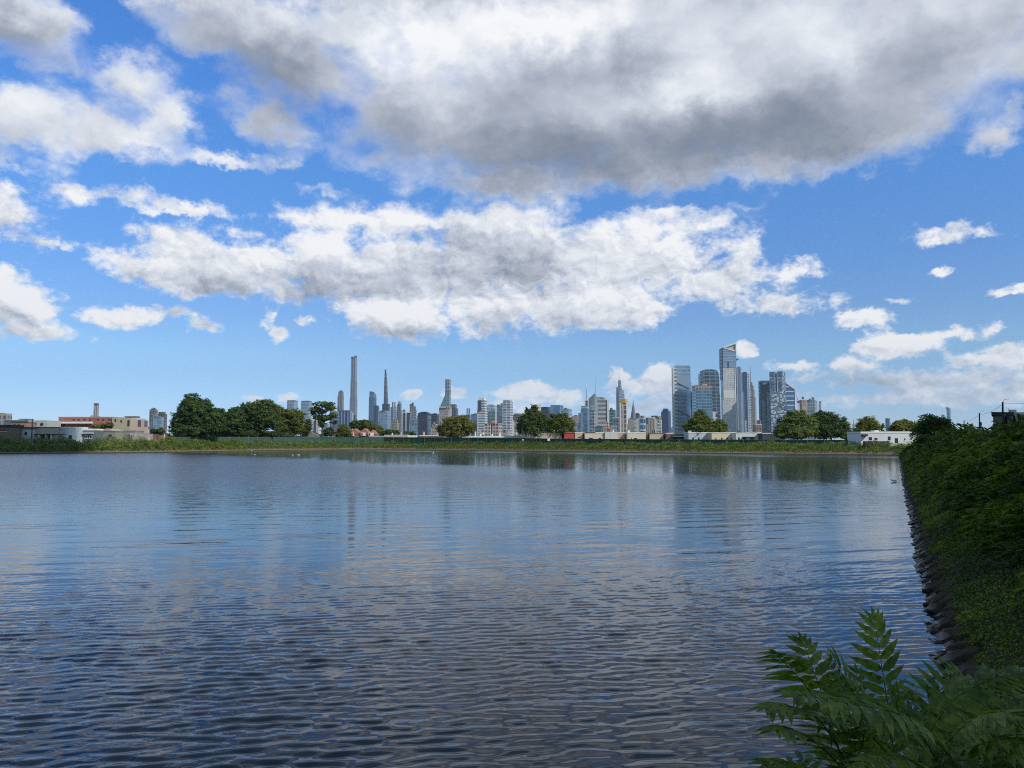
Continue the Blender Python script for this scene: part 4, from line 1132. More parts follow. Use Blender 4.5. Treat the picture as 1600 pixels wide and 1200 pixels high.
# --- far left group
tower('stone_skyscraper', 'grey-brown tower with a small peaked top, left of the pair beside the dark trees', S, 2300, [
    ('shaft', W_GREY, [B(233.4, 246.6, 640)]), ('crown', W_GREY, [B(235.4, 244.6, 638.2, ybase=640), B(238.4, 242, 637, ybase=638.2)])])
tower('brick_tower', 'reddish brown tower, right of the pair beside the dark trees', T_, 2400, [
    ('facade', W_BROWN, [B(247, 261.4, 646.6)]), ('upper_block', W_BROWN, [B(247.4, 259, 643.6, ybase=646.6)])])
def sloped(root, Y):
    mb = MB(); mb.prism(foot(239.6, 256.4, 253, Y, .25), zt(660, Y), 0, ztop=[zt(647.6, Y), zt(651.6, Y), zt(652, Y), zt(650, Y)])
    mb.build('sloping_top', W_LIGHTBLUE, root)
tower('glass_building', 'light blue glass building with a sloping top in front of the brown pair', 'building', 2000, [
    ('facade', W_LIGHTBLUE, [B(239.6, 256.4, 660, xc=253, t=.25)])], sloped)
def sloped2(root, Y):
    mb = MB(); mb.prism(foot(215.4, 234, 222, Y, .5), zt(670, Y), 0, ztop=[zt(653, Y), zt(658, Y), zt(661.6, Y), zt(656, Y)])
    mb.build('sloping_top', WHITE_BALC, root)
tower('apartment_building', 'white apartment block with a falling roofline right of the long red building', 'building', 900, [
    ('wall', WHITE_BALC, [B(215.4, 234, 670, xc=222, t=.5)])], sloped2)
tower('civic_tower', 'pale tapering tower with dark vertical slits rising behind the long red building', T_, 1500, [
    ('shaft', facade((.60, .57, .55), (.16, .15, .17), 400, 5.5, .62, .0, .1, .1), [B(144.6, 156.4, 634, taper=(146, 154.4))]),
    ('crown', W_GREY, [B(146, 154.4, 630, ybase=634)]), ('base', W_DARK, [B(141, 158, 650.6)])])
tower('concrete_block', 'grey gridded block cut off by the left edge of the picture', 'building', 900, [
    ('facade', facade((.36, .34, .32), (.16, .18, .20), 7, 6, .35, .4, .2, .4), [B(-14, 11, 646, t=None)]), ('roof', roofm, [B(-10, 9, 645, ybase=646)])])

# low filling of the skyline between the named towers
FILL = [W_BLUE, W_PALE, W_GREY, W_STONE, W_LIGHTBLUE, W_BEIGE]
for i, (a, b, y) in enumerate([(505, 514, 662), (561, 567, 672), (655, 664, 662), (717, 724, 652), (716, 721, 658), (808, 816, 655), (888, 897, 655), (905, 909, 660), (948, 955, 662), (979, 983, 664),
                               (1048, 1052.4, 668), (1083, 1087, 662), (1126, 1130, 655), (1143, 1147, 668), (1182, 1186, 660), (1244, 1249, 652), (1249, 1254, 656), (1276, 1281, 648), (594, 598, 668), (614, 618, 662), (1008, 1013, 660), (1028, 1033, 664)]):
    tower('midrise_block', 'hazy mid-rise block filling a low gap between the taller towers', 'building', 5000, [
        ('facade', FILL[i % 6], [B(a, b, y)]), ('roof', roofm, [B(a + (b - a) * .25, b - (b - a) * .25, y - .9, ybase=y)])], group='hazy blocks low between the towers')
# ------------------------------------------------------------------ low buildings beyond the reservoir
GLASSD = plain('dark window glass', (.03, .035, .04), .15, .1, 1.0, spec=.5)
WHITEW = plain('white wall paint', (.78, .77, .74), .75, .06, .3)
WHITEROOF = plain('white roof coating', (.80, .80, .79), .7, .05, .2)
TAN = plain('tan render', (.60, .49, .36), .85, .08, .15)
CREAM = plain('cream render', (.70, .60, .46), .85, .08, .15)
DARKROOF = plain('dark roofing', (.055, .05, .05), .85, .2, .4)
SLATE = plain('slate grey cladding', (.13, .15, .18), .7, .12, .3)
def brick(name, col, mortar=(.42, .38, .34)):
    def b(T):
        uv = T.n('ShaderNodeUVMap', uv_map='uv').outputs[0]
        t = T.n('ShaderNodeTexBrick', {'Vector': uv, 'Color1': (*col, 1), 'Color2': (col[0] * .7, col[1] * .7, col[2] * .7, 1), 'Mortar': (*mortar, 1), 'Scale': 1.0, 'Mortar Size': .012, 'Brick Width': .45, 'Row Height': .15})
        p = T.n('ShaderNodeNewGeometry').outputs['Position']
        c = T.vm('SCALE', t.outputs[0]); T.link(T.ramp(T.noise(p, .25, 4, .6).outputs[0], .3, .7, .8, 1.15), c.node.inputs['Scale'])
        return T.n('ShaderNodeBsdfPrincipled', {'Base Color': c, 'Roughness': .9}).outputs[0]
    return mat(name, b)
REDB = brick('red brick wall', (.42, .10, .07)); BRB = brick('brown brick wall', (.26, .11, .075))

def low(name, label, x0, x1, ytop, Y, wall, roof=None, depth=12.0, windows=(), doors=(), extra=None, cat='building', parapet=.5, group=None, roofmat=None, z0=GZ, side=None):
    """flat-roofed low building; windows / doors: (px0, px1, ytop, ybottom)"""
    k = Y / FOC; X = lambda p: (p - 800) * k
    root = thing(name, label, cat, (X((x0 + x1) / 2), Y, z0), group)
    H = zt(ytop, Y)
    mb = MB(); mb.box(X(x0), X(x1), Y, Y + depth, z0, H); mb.build('wall', wall, root)
    mb = MB()
    mb.box(X(x0) - .12, X(x1) + .12, Y - .12, Y + depth + .12, H + .003, H + parapet)
    mb.build('roof', roof or WHITEROOF, root)
    for (a, b, t, bt) in windows:
        m = MB(); m.box(X(a), X(b), Y - .06, Y + .1, zt(bt, Y), zt(t, Y)); w = m.build('window', GLASSD, root)
        m = MB(); m.box(X(a) - .15, X(b) + .15, Y - .16, Y - .003, zt(bt, Y) - .16, zt(bt, Y) - .003); m.build('sill', WHITEW, w)
    for (a, b, t, bt) in doors:
        m = MB(); m.box(X(a), X(b), Y - .08, Y + .1, zt(bt, Y), zt(t, Y)); m.build('door', DARKROOF, root)
    if extra: extra(root, Y, X)
    return root
def addbox(root, name, m, x0, x1, y0, y1, z0, z1):
    mb = MB(); mb.box(x0, x1, y0, y1, z0, z1); return mb.build(name, m, root)

# left group, from the left edge
def gab(x0, x1, ye, yr, m, name='roof', d=10.0, over=.3):
    def f(root, Y, X):
        mb = MB(); a, b = X(x0) - over, X(x1) + over; c = (a + b) / 2; ze, zr = zt(ye, Y), zt(yr, Y)
        y0, y1 = Y - over, Y + d + over
        mb.face([(a, y0, ze), (c, y0, zr), (c, y1, zr), (a, y1, ze)][::-1]); mb.face([(c, y0, zr), (b, y0, ze), (b, y1, ze), (c, y1, zr)][::-1])
        mb.face([(a, y0, ze), (b, y0, ze), (c, y0, zr)]); mb.face([(b, y1, ze), (a, y1, ze), (c, y1, zr)]); mb.face([(a, y0, ze), (a, y1, ze), (b, y1, ze), (b, y0, ze)])
        mb.build(name, m, root)
    return f
low('brown_house', 'low brown house with a dark roof at the left edge', -14, 16, 668, 312, plain('brown siding', (.24, .17, .12), .85, .1), DARKROOF, 9, [(-3, 4, 671, 674), (6, 12, 671, 674)], parapet=1.1)
def r2(root, Y, X):
    addbox(root, 'rooftop_block', SLATE, X(23), X(35), Y + 3, Y + 9, zt(657, Y) + .5, zt(654, Y))
    addbox(root, 'pale_wing', plain('pale grey render', (.42, .45, .43), .8, .08), X(45.5), X(75), Y - .4, Y + 11, GZ, zt(656.8, Y))
    for p in (57, 67):
        mb = MB(); mb.tube([(X(p), Y - .6, zt(663, Y)), (X(p), Y - .3, zt(663, Y))], .75, 12); mb.build('round_window', GLASSD, root)
low('long_grey_building', 'grey building with two round windows behind the white garages', 7, 45.4, 658, 372, SLATE, SLATE, 11, extra=r2)
low('brick_building', 'small orange-brown brick building in front of the grey building with round windows', 18, 41, 660.6, 350, brick('orange brick', (.36, .15, .08)), DARKROOF, 8, [(22, 25, 662.5, 664.5), (29, 32, 662.5, 664.5)], parapet=.3)
low('white_garage', 'white garage with a blue-grey roof band left of the utility pole', 17, 53, 670.6, 320, plain('white siding', (.60, .63, .66), .8, .08), SLATE, 8, [(25, 29, 675, 680), (40, 44, 675, 680)], parapet=1.0)
def r6(root, Y, X):
    addbox(root, 'canopy', DARKROOF, X(58), X(104), Y - 1.2, Y - .02, zt(679.4, Y), zt(678.2, Y))
    for p in (64, 74.5, 83): addbox(root, 'column', WHITEW, X(p), X(p + 1.6), Y - 1.1, Y - .7, GZ, zt(679.5, Y))
low('cream_garage', 'cream walled garage over dark open bays', 55.6, 88, 668.6, 322, plain('cream siding', (.50, .46, .36), .85, .08), DARKROOF, 9, doors=[(66, 73, 679.5, 686), (77, 82, 679.5, 686)], parapet=.35, extra=r6)  # dark panels stand in for the shade inside the open bays
low('white_garage', 'bluish white plain garage beside the cream one', 89.4, 120, 668.4, 325, plain('bluish white siding', (.52, .57, .64), .8, .08), WHITEROOF, 9, doors=[(109, 114, 680, 686)], parapet=.3)
def red(root, Y, X):
    addbox(root, 'white_band', WHITEW, X(96), X(146), Y - 1.6, Y - .1, zt(661.8, Y), zt(659.2, Y))
    addbox(root, 'cream_wing', plain('cream stucco', (.46, .41, .30), .85, .08), X(176.6), X(205.6), Y - .6, Y + 16, GZ, zt(653, Y))
    addbox(root, 'side_wall', W_PINK, X(205.7), X(209), Y + 2, Y + 16, GZ, zt(656, Y))
    addbox(root, 'rooftop_block', roofm, X(187), X(204), Y + 5, Y + 10, zt(652.0, Y), zt(649.6, Y))
    addbox(root, 'chimney', W_STONE, X(136.6), X(138.2), Y + 3, Y + 5, zt(652, Y), zt(648.6, Y))
    for a, b, t, bt in ((180.6, 183, 655, 659), (189.8, 192, 656.5, 660), (200.8, 204, 656.6, 666)):
        addbox(root, 'window', GLASSD, X(a), X(b), Y - .7, Y - .5, zt(bt, Y), zt(t, Y))
wins = [(a, a + 3.4, 655, 657.8) for a in (114, 122, 131, 140, 152, 160, 170)] + [(a, a + 3.6, 663.6, 666.6) for a in (99, 108, 117, 126, 134)]
low('long_red_building', 'long red brick building with a white band and a cream end', 92, 176.5, 652.8, 385, REDB, plain('tan coping', (.34, .27, .22), .8, .1), 16, wins, parapet=.5, extra=red)
def r8(root, Y, X):
    addbox(root, 'awning', WHITEROOF, X(132), X(148), Y - 1.2, Y - .02, zt(677.4, Y), zt(676, Y))
    for a in (126.4, 135, 142): addbox(root, 'window_frame', WHITEW, X(a - .7), X(a + 3.5), Y - .05, Y - .003, zt(685.6, Y), zt(680.2, Y))
low('grey_shop', 'slate grey one-storey shop with white framed windows and pale roof', 121, 151, 672.4, 330, SLATE, WHITEROOF, 9, [(126.4, 129, 681, 685), (135, 138, 681, 685), (142, 145, 681, 685)], parapet=.7, extra=r8)
low('olive_shed', 'olive grey shed with a shallow gabled roof', 151.6, 181, 674, 336, plain('olive siding', (.27, .27, .22), .85, .1), plain('olive gutter', (.30, .29, .24), .85, .1), 9, [(158, 162, 679, 683), (171, 176, 679, 683)], parapet=.1, extra=gab(151.6, 181, 674, 669.6, plain('olive roof', (.36, .34, .27), .8, .15), 'gabled_roof'))
def r10(root, Y, X):
    addbox(root, 'pale_wall', plain('mottled concrete', (.40, .37, .35), .9, .25, .8), X(205), X(232), Y - .5, Y + 5, GZ, zt(677, Y))
low('concrete_shed', 'low grey concrete shed with a mottled wall under the cream end', 182, 213, 673.4, 344, plain('grey concrete', (.26, .25, .25), .9, .2, .5), plain('concrete coping', (.32, .31, .30), .9, .1), 8, parapet=.3, extra=r10)
low('brown_shed', 'small brown brick shed left of the big dark trees', 233, 257, 678, 352, BRB, DARKROOF, 7, parapet=.3, extra=lambda r, Y, X: addbox(r, 'gatepost', WHITEW, X(257.3), X(258.6), Y - .3, Y + .2, GZ, zt(678, Y)))
low('white_building', 'low white building in the gap between brown shed and big dark trees', 258.8, 275, 681, 362, WHITEW, WHITEROOF, 8, parapet=.3)
# row behind the fence
low('grey_house', 'small whitish house with grey gabled roof between the trees and the umbrella-shaped tree', 462, 498, 681, 432, plain('grey white siding', (.5, .48, .46), .8, .1), DARKROOF, 9, [(491, 493, 677.5, 681)], parapet=.1, extra=gab(470, 498, 681, 673.6, plain('grey shingles', (.25, .22, .22), .8, .2)))
def rh(root, Y, X):
    for a, b in ((549.5, 554), (565, 571.6), (576.6, 584.5)):
        addbox(root, 'dormer', WHITEW, X(a), X(b), Y - 1.2, Y + 2, zt(681, Y), zt(676, Y))
        addbox(root, 'window', GLASSD, X(a + .8), X(a + 2.8), Y - 1.3, Y - 1.18, zt(680.4, Y), zt(677, Y))
    gab(545, 563, 678, 669.6, plain('terracotta tiles', (.36, .16, .11), .8, .2), 'gabled_roof')(root, Y, X)
    gab(561, 578, 678, 669.2, plain('terracotta tiles', (.36, .16, .11), .8, .2), 'gabled_roof')(root, Y, X)
    gab(576, 588, 679, 672, plain('terracotta tiles', (.36, .16, .11), .8, .2), 'gabled_roof')(root, Y, X)
low('brick_houses', 'red-brown terrace of houses with three tiled gables and white dormers', 541, 589, 679, 462, BRB, plain('terracotta tiles', (.36, .16, .11), .8, .2), 9, parapet=.2, extra=rh)
low('brick_house', 'small brick house half hidden right of the umbrella-shaped tree', 520, 533, 672, 470, brick('salmon brick', (.40, .18, .12)), DARKROOF, 8, [(523, 525, 675, 678)], parapet=.3)
low('grey_shed', 'flat grey shed with a white gatehouse next to the tiled gables', 577, 603, 683, 452, plain('grey concrete', (.26, .25, .25), .9, .2, .5), plain('pale grey roof', (.40, .41, .42), .8, .1), 8, parapet=.8)
def r13(root, Y, X):
    addbox(root, 'white_wall', WHITEW, X(637), X(654.6), Y - .3, Y - .01, GZ, zt(680.2, Y))
    addbox(root, 'chimney', WHITEW, X(611.6), X(613), Y + 2, Y + 3, zt(679.6, Y), zt(676.6, Y))
    addbox(root, 'roof_house', DARKROOF, X(629), X(633.4), Y + 2, Y + 5, zt(679.2, Y), zt(675.4, Y))
    addbox(root, 'vent_pipe', WHITEW, X(626), X(626.7), Y + 2, Y + 2.3, zt(679.2, Y), zt(675.4, Y))
low('long_low_building', 'long low building, half pinkish and half white, under a thin white roof edge', 601, 636.9, 680.4, 446, plain('pinkish render', (.52, .40, .34), .85, .08), WHITEROOF, 10, parapet=.35, extra=r13)
def r13b(root, Y, X):
    addbox(root, 'chimney', plain('pinkish render', (.52, .40, .34), .85, .08), X(660.4), X(663), Y + 2, Y + 4, zt(680.4, Y), zt(674.6, Y))
    addbox(root, 'stair_house', DARKROOF, X(657), X(660), Y + 2, Y + 5, zt(680.4, Y), zt(675.6, Y))
    addbox(root, 'water_tank', WHITEW, X(687.4), X(691.6), Y + 1, Y + 3.4, zt(680.6, Y), zt(674.4, Y))
low('long_low_building', 'low brown building with bright white roof edge and white tank, left of the olive tree', 656, 693, 681.4, 442, plain('brown render', (.22, .16, .12), .85, .15), WHITEROOF, 10, parapet=.5, extra=r13b)
def r14(root, Y, X):
    for p, h in ((722, 677), (741.6, 674), (750, 678), (768, 678), (780, 676), (793, 679), (802, 679.6)):
        addbox(root, 'rooftop_vent', WHITEW, X(p), X(p + 2.2), Y + 2, Y + 3, zt(682, Y), zt(h, Y))
low('long_low_building', 'long low building whose bright white roof line shows between the olive and spiky trees', 716, 814.6, 683.6, 436, WHITEW, WHITEROOF, 10, parapet=.9, extra=r14)
def r15(root, Y, X):
    addbox(root, 'roof_ridge', WHITEROOF, X(832), X(862), Y + 2, Y + 7, zt(677, Y) + .3, zt(675, Y))
    addbox(root, 'chimney', WHITEW, X(815.6), X(818.4), Y + .5, Y + 2, zt(677, Y), zt(672.6, Y))
low('tan_warehouse', 'long tan warehouse with pale roof ridge below the spiky dark tree', 815, 875, 677.6, 428, TAN, WHITEROOF, 12, parapet=.5, extra=r15)
def rowhouse(name, label, x0, x1, yt, Y, m, win=(), notch=None, extra=None, roof=None):
    r = low(name, label, x0, x1, yt, Y, m, roof or WHITEROOF, 12, win, parapet=.45, extra=extra)
    if notch:        # a recessed brown side bay in the gap to the next building
        k = (Y + 4) / FOC
        addbox(r, 'recessed_bay', BRB, (notch[0] - 800) * Y / FOC + .15, (notch[1] - 800) * Y / FOC - .15, Y + 3, Y + 11, GZ, zt(yt, Y) - .1)
    return r
rowhouse('red_building', 'small bright red building with a shallow dark roof in the row behind the fence', 881.5, 896.6, 677, 424, plain('red paint', (.46, .075, .06), .8, .08), [(889, 891, 684, 687)], roof=DARKROOF, extra=gab(881.5, 897, 676.2, 674.4, plain('faded red roof', (.38, .20, .17), .8, .1), 'gabled_roof'))
rowhouse('tan_building', 'narrow tan building directly right of the red one', 898, 910, 676.6, 428, TAN, [(903, 906, 683, 685)], (910, 913.5))
rowhouse('tan_building', 'wide tan building with a dark roof line left of the white stone one', 913.6, 944.5, 676.6, 426, CREAM, [(920, 926, 684, 686), (935, 939, 684, 686)], extra=lambda r, Y, X: addbox(r, 'roof_edge', DARKROOF, X(914), X(930), Y - .2, Y - .02, zt(676.4, Y), zt(675.4, Y)))
rowhouse('white_building', 'bright white building with fine block joints in the row behind the fence', 945, 965, 676, 425, facade((.80, .79, .76), (.6, .6, .58), 1.0, 2.0, .08, .12, 0, .06), extra=lambda r, Y, X: addbox(r, 'chimney', WHITEW, X(958), X(960), Y + 2, Y + 4, zt(676, Y), zt(672.4, Y)))
rowhouse('brown_building', 'tan-brown building between the white block-jointed one and the cream one', 965.2, 976, 677, 428, plain('dusty tan render', (.50, .38, .28), .85, .08), (), (976, 979.8))
rowhouse('cream_building', 'cream building with a small chimney on its left corner', 980, 1008.6, 676.6, 424, plain('pale cream render', (.70, .64, .52), .85, .06), [(985.6, 986.6, 684, 687), (990, 995, 684.4, 686)], (1008.7, 1014), extra=lambda r, Y, X: addbox(r, 'chimney', WHITEW, X(981.4), X(984), Y + .5, Y + 2.5, zt(676, Y), zt(671.8, Y)))
rowhouse('tan_building', 'tan building with a brown coping and three dark rooftop pipes', 1015, 1036, 678, 424, TAN, (), (1036.1, 1040.8), roof=plain('brown coping', (.22, .13, .10), .8, .1), extra=lambda r, Y, X: [addbox(r, 'rooftop_pipe', DARKROOF, X(p), X(p + .8), Y + 2, Y + 3, zt(678, Y), zt(672.2, Y)) for p in (1019.6, 1023.2, 1032)] and None)
def awn(root, Y, X):
    addbox(root, 'awning', WHITEW, X(1050), X(1073), Y - 2, Y - .02, zt(682.4, Y), zt(681, Y))
    addbox(root, 'shopfront', GLASSD, X(1051), X(1071), Y - .1, Y - .01, GZ, zt(683, Y))
rowhouse('brick_building', 'brown-red brick building with a white awning', 1041, 1074.6, 677.6, 420, BRB, (), extra=awn)
low('pale_blue_building', 'pale blue building with two dark doors in the row behind the fence', 1075.2, 1111, 676.6, 408, plain('pale blue render', (.50, .58, .64), .8, .06), WHITEROOF, 12, [(1081, 1083.4, 683.6, 688), (1090, 1092.4, 683.6, 688)], parapet=.45,
    extra=lambda r, Y, X: [addbox(r, 'chimney', WHITEW, X(p), X(p + 1.8), Y + 2, Y + 4, zt(676.6, Y), zt(672.6, Y)) for p in (1076.6, 1079.4)] and None)
low('yellow_building', 'light yellow building between the pale blue and white ones', 1111.4, 1149, 676.8, 400, plain('light yellow render', (.74, .62, .44), .8, .06), WHITEROOF, 12, [(1117, 1118.6, 684, 688), (1126, 1128, 684, 688), (1134, 1136, 684, 688), (1141, 1142.6, 684, 688)], parapet=.4)
def wh(root, Y, X):
    for a, b in ((1152.4, 1155), (1159.4, 1165), (1171, 1177)): addbox(root, 'window', GLASSD, X(a), X(b), Y - .08, Y + .05, zt(688, Y), zt(683.4, Y))
    addbox(root, 'awning', DARKROOF, X(1159), X(1178), Y - 1.0, Y - .1, zt(683.2, Y), zt(682.4, Y))
    addbox(root, 'parapet', WHITEW, X(1174.4), X(1189), Y - .3, Y + 11, zt(677.2, Y) + .48, zt(675.0, Y))
low('white_building', 'white building with dark arched doorways under the brown art deco tower', 1149.4, 1188, 677.4, 392, plain('white green render', (.66, .70, .66), .8, .06), WHITEROOF, 12, parapet=.45, extra=wh)
low('dark_warehouse', 'dark slate warehouse with a thin white parapet left of the light green tree', 1190, 1226, 677.6, 386, plain('dark slate wall', (.06, .07, .085), .8, .15), WHITEROOF, 12, parapet=.35)
def wr(root, Y, X):
    addbox(root, 'porch', DARKROOF, X(1344.6), X(1352.6), Y - 1.2, Y - .02, zt(681.6, Y), zt(678.4, Y))
    addbox(root, 'chimney', WHITEW, X(1372), X(1379), Y + 3, Y + 6, zt(675.6, Y), zt(672.2, Y))
    addbox(root, 'rear_parapet', BRB, X(1390), X(1440), Y + 7, Y + 8, zt(675.6, Y), zt(673.2, Y))
    addbox(root, 'lean_to', DARKROOF, X(1344), X(1381), Y - 3, Y - 1.3, GZ, zt(689.4, Y))
low('white_house', 'long white flat-roofed house with dark windows at the far right corner of the water', 1344, 1438.6, 676.6, 268, plain('white painted block', (.72, .74, .76), .8, .05), WHITEROOF, 11,
    [(1356, 1361, 683, 688), (1365, 1369.6, 684.4, 687.6), (1386, 1390, 682, 688), (1396.6, 1401.4, 684.6, 692.8), (1411, 1413, 685, 688)], parapet=.5, extra=wr)

# house on the right
def right_house():
    Y = 172; k = Y / FOC; X = lambda p: (p - 800) * k
    root = thing('shingled_house', 'brown-grey house with a shallow gable and pale upper wall behind the dark spruces', 'house', (X(1575), Y, GZ))
    wallm = plain('grey brown shingles', (.17, .15, .145), .85, .15, .8); palem = plain('pale buff siding', (.50, .46, .40), .85, .08, .4)
    addbox(root, 'wall', wallm, X(1551), X(1581), Y, Y + 12, GZ, zt(648, Y))
    addbox(root, 'ground_floor', plain('pale block', (.42, .40, .38), .85, .1), X(1555), X(1563), Y - .12, Y - .01, GZ, zt(669, Y))
    mb = MB(); a, c, b = X(1548.6), X(1563), X(1584); ze, zr = zt(648.6, Y), zt(645, Y)
    mb.prism([(a, Y - .6), (b, Y - .6), (b, Y + 12.5), (a, Y + 12.5)], ze, ze + .35, ztop=[zr + .25, zr + .1, zr + .1, zr + .25])
    mb.build('roof', DARKROOF, root)
    addbox(root, 'rear_wing', palem, X(1571), X(1640), Y + 4, Y + 18, GZ, zt(643.6, Y))
    mb = MB(); P = [(X(1566), zt(652, Y)), (X(1571), zt(648.6, Y)), (X(1583), zt(657, Y)), (X(1582), zt(658.4, Y)), (X(1571), zt(650.4, Y))]
    f = [(x, Y - .5, z) for x, z in P]; g = [(x, Y - .02, z) for x, z in P]
    mb.face(list(reversed(f))); mb.face(g)
    for i in range(5): mb.face([f[i], f[(i + 1) % 5], g[(i + 1) % 5], g[i]])
    mb.build('gable_trim', DARKROOF, root)
    addbox(root, 'canopy', WHITEW, X(1551), X(1557.6), Y - 1.4, Y - .02, zt(664.6, Y), zt(663.2, Y))
    addbox(root, 'balcony', DARKROOF, X(1549.5), X(1570), Y - 1.1, Y - .02, zt(668.6, Y), zt(667.6, Y))
    for p in (1559.5, 1565): addbox(root, 'window', GLASSD, X(p), X(p + 3), Y - .08, Y + .05, zt(661, Y), zt(657, Y))
    addbox(root, 'skylight', WHITEW, X(1591), X(1606), Y + 3.5, Y + 3.98, zt(652, Y), zt(650.6, Y))
    addbox(root, 'chimney', palem, X(1577), X(1589), Y + 8, Y + 10, zt(643.6, Y), zt(638.4, Y))
    addbox(root, 'chimney', DARKROOF, X(1576), X(1577), Y + 7.6, Y + 8.6, zt(643.6, Y), zt(636.6, Y))
    root.rotation_euler = (0, 0, -math.atan(775 / FOC)); root.scale = (.84, 1, 1)
right_house()
gb = low('green_building', 'low green-roofed building cut off by the right edge behind the spruces', 1592, 1640, 664, 160, plain('pale block', (.42, .40, .38), .85, .1), plain('green roof', (.13, .22, .19), .7, .1), 10, parapet=.6)
gb.rotation_euler = (0, 0, -math.atan(800 / FOC))

# ------------------------------------------------------------------ street and park furniture
WOOD = plain('weathered pole wood', (.055, .042, .035), .9, .25, 2.0)
POLES = []
def pole(px, ytop, Y, lean, label, arms=True):
    x = gx(px, Y); zt_ = zt(ytop, Y)
    root = thing('utility_pole', label, 'utility pole', (x, Y, GZ), 'wooden utility poles along the street')
    mb = MB(); mb.tube([(x, Y, GZ), (x + lean * .5, Y, (GZ + zt_) / 2), (x + lean, Y, zt_)], [.24, .21, .17], 8); mb.build('post', WOOD, root)
    if arms:
        mb = MB(); mb.tube([(x + lean - .55, Y - 1.0, zt_ - .5), (x + lean + .55, Y + 1.0, zt_ - .5)], .07, 4); mb.build('crossarm', WOOD, root)
    mb = MB(); mb.tube([(x + lean * .6 + .42, Y, GZ + (zt_ - GZ) * .62), (x + lean * .6 + .42, Y, GZ + (zt_ - GZ) * .62 + 1.1)], .27, 8); mb.build('transformer', plain('grey transformer', (.10, .11, .12), .6, .1), root)
    mb = MB(); mb.tube([(x + lean, Y, zt_ - .1), (x + lean + .25, Y - .3, zt_ + .5), (x + lean + .9, Y - .9, zt_ + .62)], .045, 4); mb.build('lamp_bracket', plain('grey mast', (.30, .31, .34), .5, .05), root)
    POLES.append((x + lean, Y, zt_))
pole(1567, 628, 162, .35, 'tallest dark wooden pole, in front of the shingled house')
pole(1530.5, 645.4, 226, .35, 'middle wooden pole standing free against the sky')
pole(1506.6, 657, 305, .3, 'farthest and shortest wooden pole above the reddish bush')
pole(49.5, 655.6, 313, -.15, 'dark wooden pole among the garages on the left')
def wire(pts, label, sag=.6):
    mb = MB()
    for a, b in zip(pts[:-1], pts[1:]):
        a, b = Vector(a), Vector(b)
        q = [a.lerp(b, t) - Vector((0, 0, sag * 4 * t * (1 - t))) for t in np.linspace(0, 1, 9)]
        mb.tube(q, .035, 4)
    o = mb.build('overhead_wire', plain('black cable', (.02, .02, .02), .6, .05))
    props(o, label, 'cable')
p0, p1, p2 = POLES[:3]
wire([(p0[0] + 40, p0[1] - 84, p0[2] - .4), (p0[0], p0[1], p0[2] - .4), (p1[0], p1[1], p1[2] - .4), (p2[0], p2[1], p2[2] - .4)], 'upper black cable strung along the three poles on the right')
wire([(p0[0] + 40, p0[1] - 84, p0[2] - 5), (p0[0], p0[1], p0[2] - 5), (p1[0], p1[1], p1[2] - 4.8), (p2[0], p2[1], p2[2] - 4.6)], 'lower black cable strung along the three poles on the right', .8)

def fence():
    GREEN = plain('green windscreen mesh', (.035, .095, .075), .8, .18, .5); POST = plain('galvanised post', (.20, .24, .23), .5, .1)
    pts = [(p, y) for p, y in ((262, 340), (300, 356), (360, 378), (430, 408), (500, 427), (600, 436), (680, 418), (760, 396), (860, 366), (960, 337), (1060, 316), (1160, 300), (1260, 287), (1342, 276))]
    P = [((p - 800) / FOC * y, y) for p, y in pts]
    root = thing('screened_fence', 'long green mesh-screened fence behind the undergrowth on the far bank', 'fence', (P[6][0], P[6][1], GZ))
    tops = np.interp([p for p, _ in pts], [262, 500, 620, 760, 900, 1100, 1342], [683.0, 682.8, 683.2, 684.0, 685.8, 686.8, 687.6])
    mb = MB(); 
    Q = []
    for i in range(len(P) - 1):
        a, b = np.array(P[i]), np.array(P[i + 1]); n = max(2, int(np.linalg.norm(b - a) / 6))
        for j in range(n): Q.append((*(a + (b - a) * j / n), tops[i] + (tops[i + 1] - tops[i]) * j / n))
    Q.append((*P[-1], tops[-1]))
    for a, b in zip(Q[:-1], Q[1:]):
        za, zb = zt(a[2], a[1]), zt(b[2], b[1])
        mb.face([(a[0], a[1], GZ + .1), (b[0], b[1], GZ + .1), (b[0], b[1], zb), (a[0], a[1], za)])
        mb.face([(a[0], a[1] + .05, GZ + .1), (a[0], a[1] + .05, za), (b[0], b[1] + .05, zb), (b[0], b[1] + .05, GZ + .1)])
        mb.face([(a[0], a[1], za), (b[0], b[1], zb), (b[0], b[1] + .05, zb), (a[0], a[1] + .05, za)])
    mb.build('mesh_screen', GREEN, root)
    mb = MB()
    for a, b in zip(Q[:-1], Q[1:]): mb.tube([(a[0], a[1] - .1, zt(a[2], a[1])), (b[0], b[1] - .1, zt(b[2], b[1]))], .06, 4)
    mb.build('top_rail', POST, root)
    step = max(1, len(Q) // 90)
    for q in Q[::step]:
        mb = MB(); mb.tube([(q[0], q[1] - .14, GZ), (q[0], q[1] - .14, zt(q[2], q[1]) + .25)], .07, 5); mb.build('post', POST, root)
fence()
def sign(px, y, Y, w, h, name, label, cat, shape='square', base=704):
    x = gx(px, Y); z = zt(y, Y)
    root = thing(name, label, cat, (x, Y, zt(base, Y)))
    mb = MB(); mb.tube([(x, Y, zt(base, Y)), (x, Y, z)], .05, 5); mb.build('post', plain('galvanised post', (.20, .24, .23), .5, .1), root)
    mb = MB()
    if shape == 'square': mb.box(x - w / 2, x + w / 2, Y - .12, Y - .07, z - h / 2, z + h / 2)
    else: mb.tube([(x, Y - .12, z), (x, Y - .07, z)], w / 2, 14)
    mb.build('board', WHITEW, root)
sign(857.4, 687, 352, 1.1, 1.1, 'white_sign', 'white square board on a post on the far bank below the round olive tree', 'sign', base=696)
